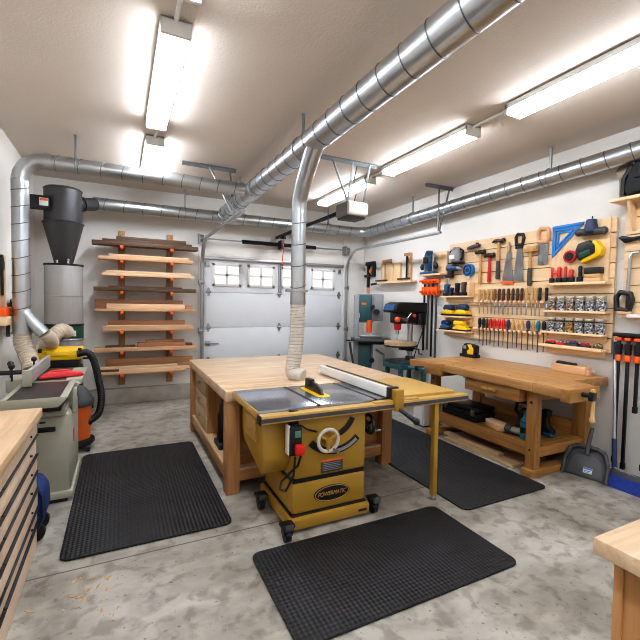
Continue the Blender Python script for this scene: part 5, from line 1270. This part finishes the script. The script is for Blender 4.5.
# ------------------------------------------------------------------ right edge of the tool wall
t = wthing('ledge_shelf', 'high wooden bracket shelf at the right edge carrying the black backpack', 'shelf', 1.91, 2.635, -.05)
MB().box(-.39, .43, -.20, -.002, -.03, 0, .004).build('shelf_board', M_['ply'], t)
for x in (-.24, .25): MB().prism([(-.002, -.031), (-.18, -.031), (-.06, -.30), (-.002, -.30)], 'yz', x-.012, x+.012).build('bracket', M_['ply_z'], t)
t = thing('backpack', 'black backpack with tan strap standing on the high shelf at the right edge', 'backpack', (XR-.125, 2.0, 2.636), -PI/2)
t.scale = (1, .85, .80)
MB().prism([(-.17, 0), (.20, 0), (.215, .16), (.18, .34), (.06, .42), (-.08, .41), (-.155, .28), (-.19, .1)], 'xz', -.10, .10, .05).build('main_bag', M_['fabric'], t)
MB().prism([(-.12, .02), (.17, .02), (.18, .13), (.14, .16), (-.11, .15)], 'xz', -.14, -.08, .025).build('front_pocket', M_['fabric'], t)
MB().prism([(-.10, .18), (.16, .18), (.13, .32), (.02, .36), (-.07, .33)], 'xz', -.125, -.08, .02).build('upper_pocket', M_['fabric'], t)
MB().tube([(-.03, 0, .41), (-.02, 0, .46), (.05, 0, .46), (.06, 0, .41)], .012, 8).build('top_loop', M_['black'], t)
MB().tube([(-.15, -.02, .36), (-.215, -.02, .22), (-.215, -.02, .04)], .024, 8).build('side_strap', M_['black'], t)
t = thing('leather_holder', 'worn tan leather tool holder leaning on the left of the black backpack', 'tool holder', (XR-.10, 2.235, 2.636), -PI/2)
MB().prism([(-.02, 0), (.03, 0), (.035, .15), (.085, .30), (.06, .33), (-.03, .32), (-.06, .27), (-.025, .16)], 'xz', -.03, .03, .008).build('body', plain('tan_leather', (150, 134, 116), .7, var=.15), t)
MB().cyl((-.02, 0, .32), (-.02, 0, .345), .012, n=8).build('rivet', M_['dkgrey'], t)
t = wthing('spokeshave', 'black spokeshave shaped tool on the slats under the backpack shelf', 'hand tool', 2.15, 2.22, .02)
MB().prism([(-.12, .06), (-.08, .075), (.0, .05), (.12, .06), (.20, .085), (.20, .05), (.04, .02), (-.06, .0), (-.09, .03)], 'xz', -.02, .015, .008).build('body', M_['black'], t)
t = wthing('hacksaw', 'hacksaw with tall steel frame and black handle at the right edge', 'saw', 2.18, 1.60, .04)
MB().tube([(.02, 0, .15), (.03, 0, .47), (.05, 0, .52), (.10, 0, .515)], .016, 8).build('frame', M_['steel'], t)
dhandle(MB(), 1.05, -.01, -.01).box(.01, .07, -.014, .014, .0, .15, .01).build('handle', M_['black'], t)
MB().box(-.06, .06, -.02, .02, -.055, -.028, .004).build('wood_rest', M_['pine'], t)
t = wthing('ledge_shelf', 'thin pale shelf at the bottom of the right-edge slatted panel', 'shelf', 1.9, 1.545, 0)
MB().box(-.22, .30, -.12, -.001, -.03, 0, .004).build('shelf_board', M_['label'], t)
MB().box(-.20, .28, -.03, -.001, -.06, -.031).build('cleat', M_['ply'], t)
# long orange clamps
t = wthing('clamp_rail', 'dark steel rail holding the tall orange clamps at the right edge', 'tool rack', 1.98, 1.30, -.05)
MB().box(-.28, .34, -.03, -.002, 0, .04, .004).build('rail', M_['blackm'], t)
for k, (y, zb) in enumerate(((2.215, .10), (2.135, .06), (2.055, .62), (1.975, .10), (1.895, .08))):
    t = wthing('bar_clamp', 'tall black and orange bar clamp, '+['leftmost', 'second from left', 'third from left, shorter,', 'fourth from left', 'fifth from left'][k]+' at the right edge', 'bar clamp', y, zb, .03, 'tall clamps at the right edge')
    L = 1.36-zb
    MB().box(-.013, .013, -.012, .012, .02, L, .002).build('bar', M_['black'], t)
    MB().box(-.018, .018, -.018, .018, 0, .06, .005).build('bar_foot', M_['black'], t)
    MB().box(-.05, .035, -.03, .03, L-.03, L+.005, .008).build('top_jaw', M_['black'], t)
    MB().box(-.028, .028, -.026, .026, L-.07, L-.038, .008).build('upper_pad', M_['orange'], t)
    MB().lathe([(.024, L-.205), (.030, L-.19), (.026, L-.165), (.031, L-.15), (.031, L-.105), (.02, L-.10)], n=14).build('screw_grip', M_['black'], t)
    MB().lathe([(.022, L-.27), (.028, L-.262), (.028, L-.215), (.022, L-.205)], n=12).build('sliding_jaw', M_['orange'], t)
# broom leaning on the wall
t = thing('push_broom', 'blue bristled push broom with steel pole leaning on the right wall', 'broom', (4.10, 2.06, 0))
MB().tube([(.045, .07, .38), (.225, .19, 1.16)], .014, 10).build('pole', M_['steel'], t)
MB().tube([(-.01, .03, .12), (.045, .07, .38)], .020, 10).build('lower_sleeve', M_['navy'], t)
MB().tube([(.21, .18, 1.10), (.248, .2, 1.27)], .019, 10).build('grip', M_['navy'], t)
MB().tube([(-.02, .03, .13), (-.04, -.28, .10)], .01, 6).build('brace', M_['grey'], t)
MB().prism([(-.09, .085), (.05, .085), (.03, .11), (-.06, .125)], 'xz', -.58, .06, .006).build('head_block', M_['dkgrey'], t)
m = MB()
for i in range(58):
    y = -.57+.62*i/57
    for q in range(4):
        x = -.095+.035*q; m.prism([(x-.075+.02*q, .003), (x-.05+.02*q, .003), (x+.018, .09), (x-.002, .09)], 'xz', y, y+.0095)
m.build('bristles', M_['bristle'], t, smooth=False)
# dustpan
t = thing('dustpan', 'large dark grey dustpan leaning upright against the bench end and wall', 'dustpan', (3.90, 2.25, .004), math.radians(-78))
t.scale = (.82, .82, .85)
TI = Matrix.Rotation(math.radians(-24), 4, 'X')
P_ = [(-.22, 0), (.22, 0), (.215, .18), (.17, .30), (.10, .335), (-.10, .335), (-.17, .30), (-.215, .18)]
MB().prism(P_, 'xz', 0, .012, .003, TI).build('pan', M_['dkgrey'], t)
m = MB()
for a, b in zip(P_[1:], P_[2:]+P_[:1]):
    if (a[1]+b[1]) > .05:
        m.tube([(a[0], -.02, a[1]), (b[0], -.02, b[1])], .024, 8, mat=TI)
m.build('rim', M_['dkgrey'], t)
m = MB().prism([(-.18, .02), (.18, .02), (.15, .19), (.09, .245), (-.09, .245), (-.15, .19)], 'xz', -.008, .002, .003, TI); m.build('hood_face', plain('dustpan_face', (86, 87, 90), .5), t)
MB().tube([(0, -.03, .25), (0, -.035, .36), (0, -.01, .56)], [.026, .024, .022], 10, mat=TI).build('handle', M_['dkgrey'], t)
lb = MB().box(-.015, .075, -.011, -.0085, .055, .115, .001, TI).build('sticker', M_['label'], t)
MB().box(-.012, .072, -.0125, -.011, .095, .112, 0, TI).box(-.005, .06, -.0125, -.011, .075, .084, 0, TI).box(.0, .05, -.0125, -.011, .062, .068, 0, TI).build('sticker_print', M_['blue'], lb)
# stand behind broom at the edge
t = thing('floor_stand', 'black metal stand with splayed feet at the right edge behind the broom', 'stand', (4.26, 1.66, 0))
MB().box(-.03, .03, -.09, .03, .05, .34, .008).build('upright', M_['black'], t)
for p in ((-.16, .16), (-.16, -.2), (.08, .15)): MB().tube([(0, 0, .14), (p[0], p[1], .015)], .012, 8).build('leg', M_['blackm'], t)

# ------------------------------------------------------------------ near right cabinet
t = thing('side_cabinet', 'corner of a maple-topped cabinet cut off at bottom right of the photo', 'cabinet', (1.75, .2, 0))
MB().box(1.295, 2.3, -.6, .71, .85, .90, .004).wbuild('counter_top', M_['maple_x'], t)
MB().box(1.345, 2.25, -.55, .665, .0, .85, .003).wbuild('carcass', M_['mapleside_z'], t)
MB().box(1.338, 1.372, .645, .672, 0, .85, .003).wbuild('corner_post', M_['mapleside_z'], t)

# sawdust and shavings on the floor
m = MB()
for i in range(26):
    x = random.gauss(-.22, .10); y = random.gauss(2.5, .10); a = random.random()*PI; s = random.uniform(.004, .014)
    if y > 2.79 or x < -.42: continue
    m.prism([(-s*2.2, 0), (0, s*.7), (s*2, .1*s), (0, -s*.6)], 'xy', .001, .003, 0, Matrix.Translation((x, y, 0)) @ Matrix.Rotation(a, 4, 'Z'))
o = m.build('wood_shavings', M_['hand_l'], smooth=False); tag(o, 'scattered light wood shavings on the concrete near the left cabinet', 'wood shavings', kind='stuff')
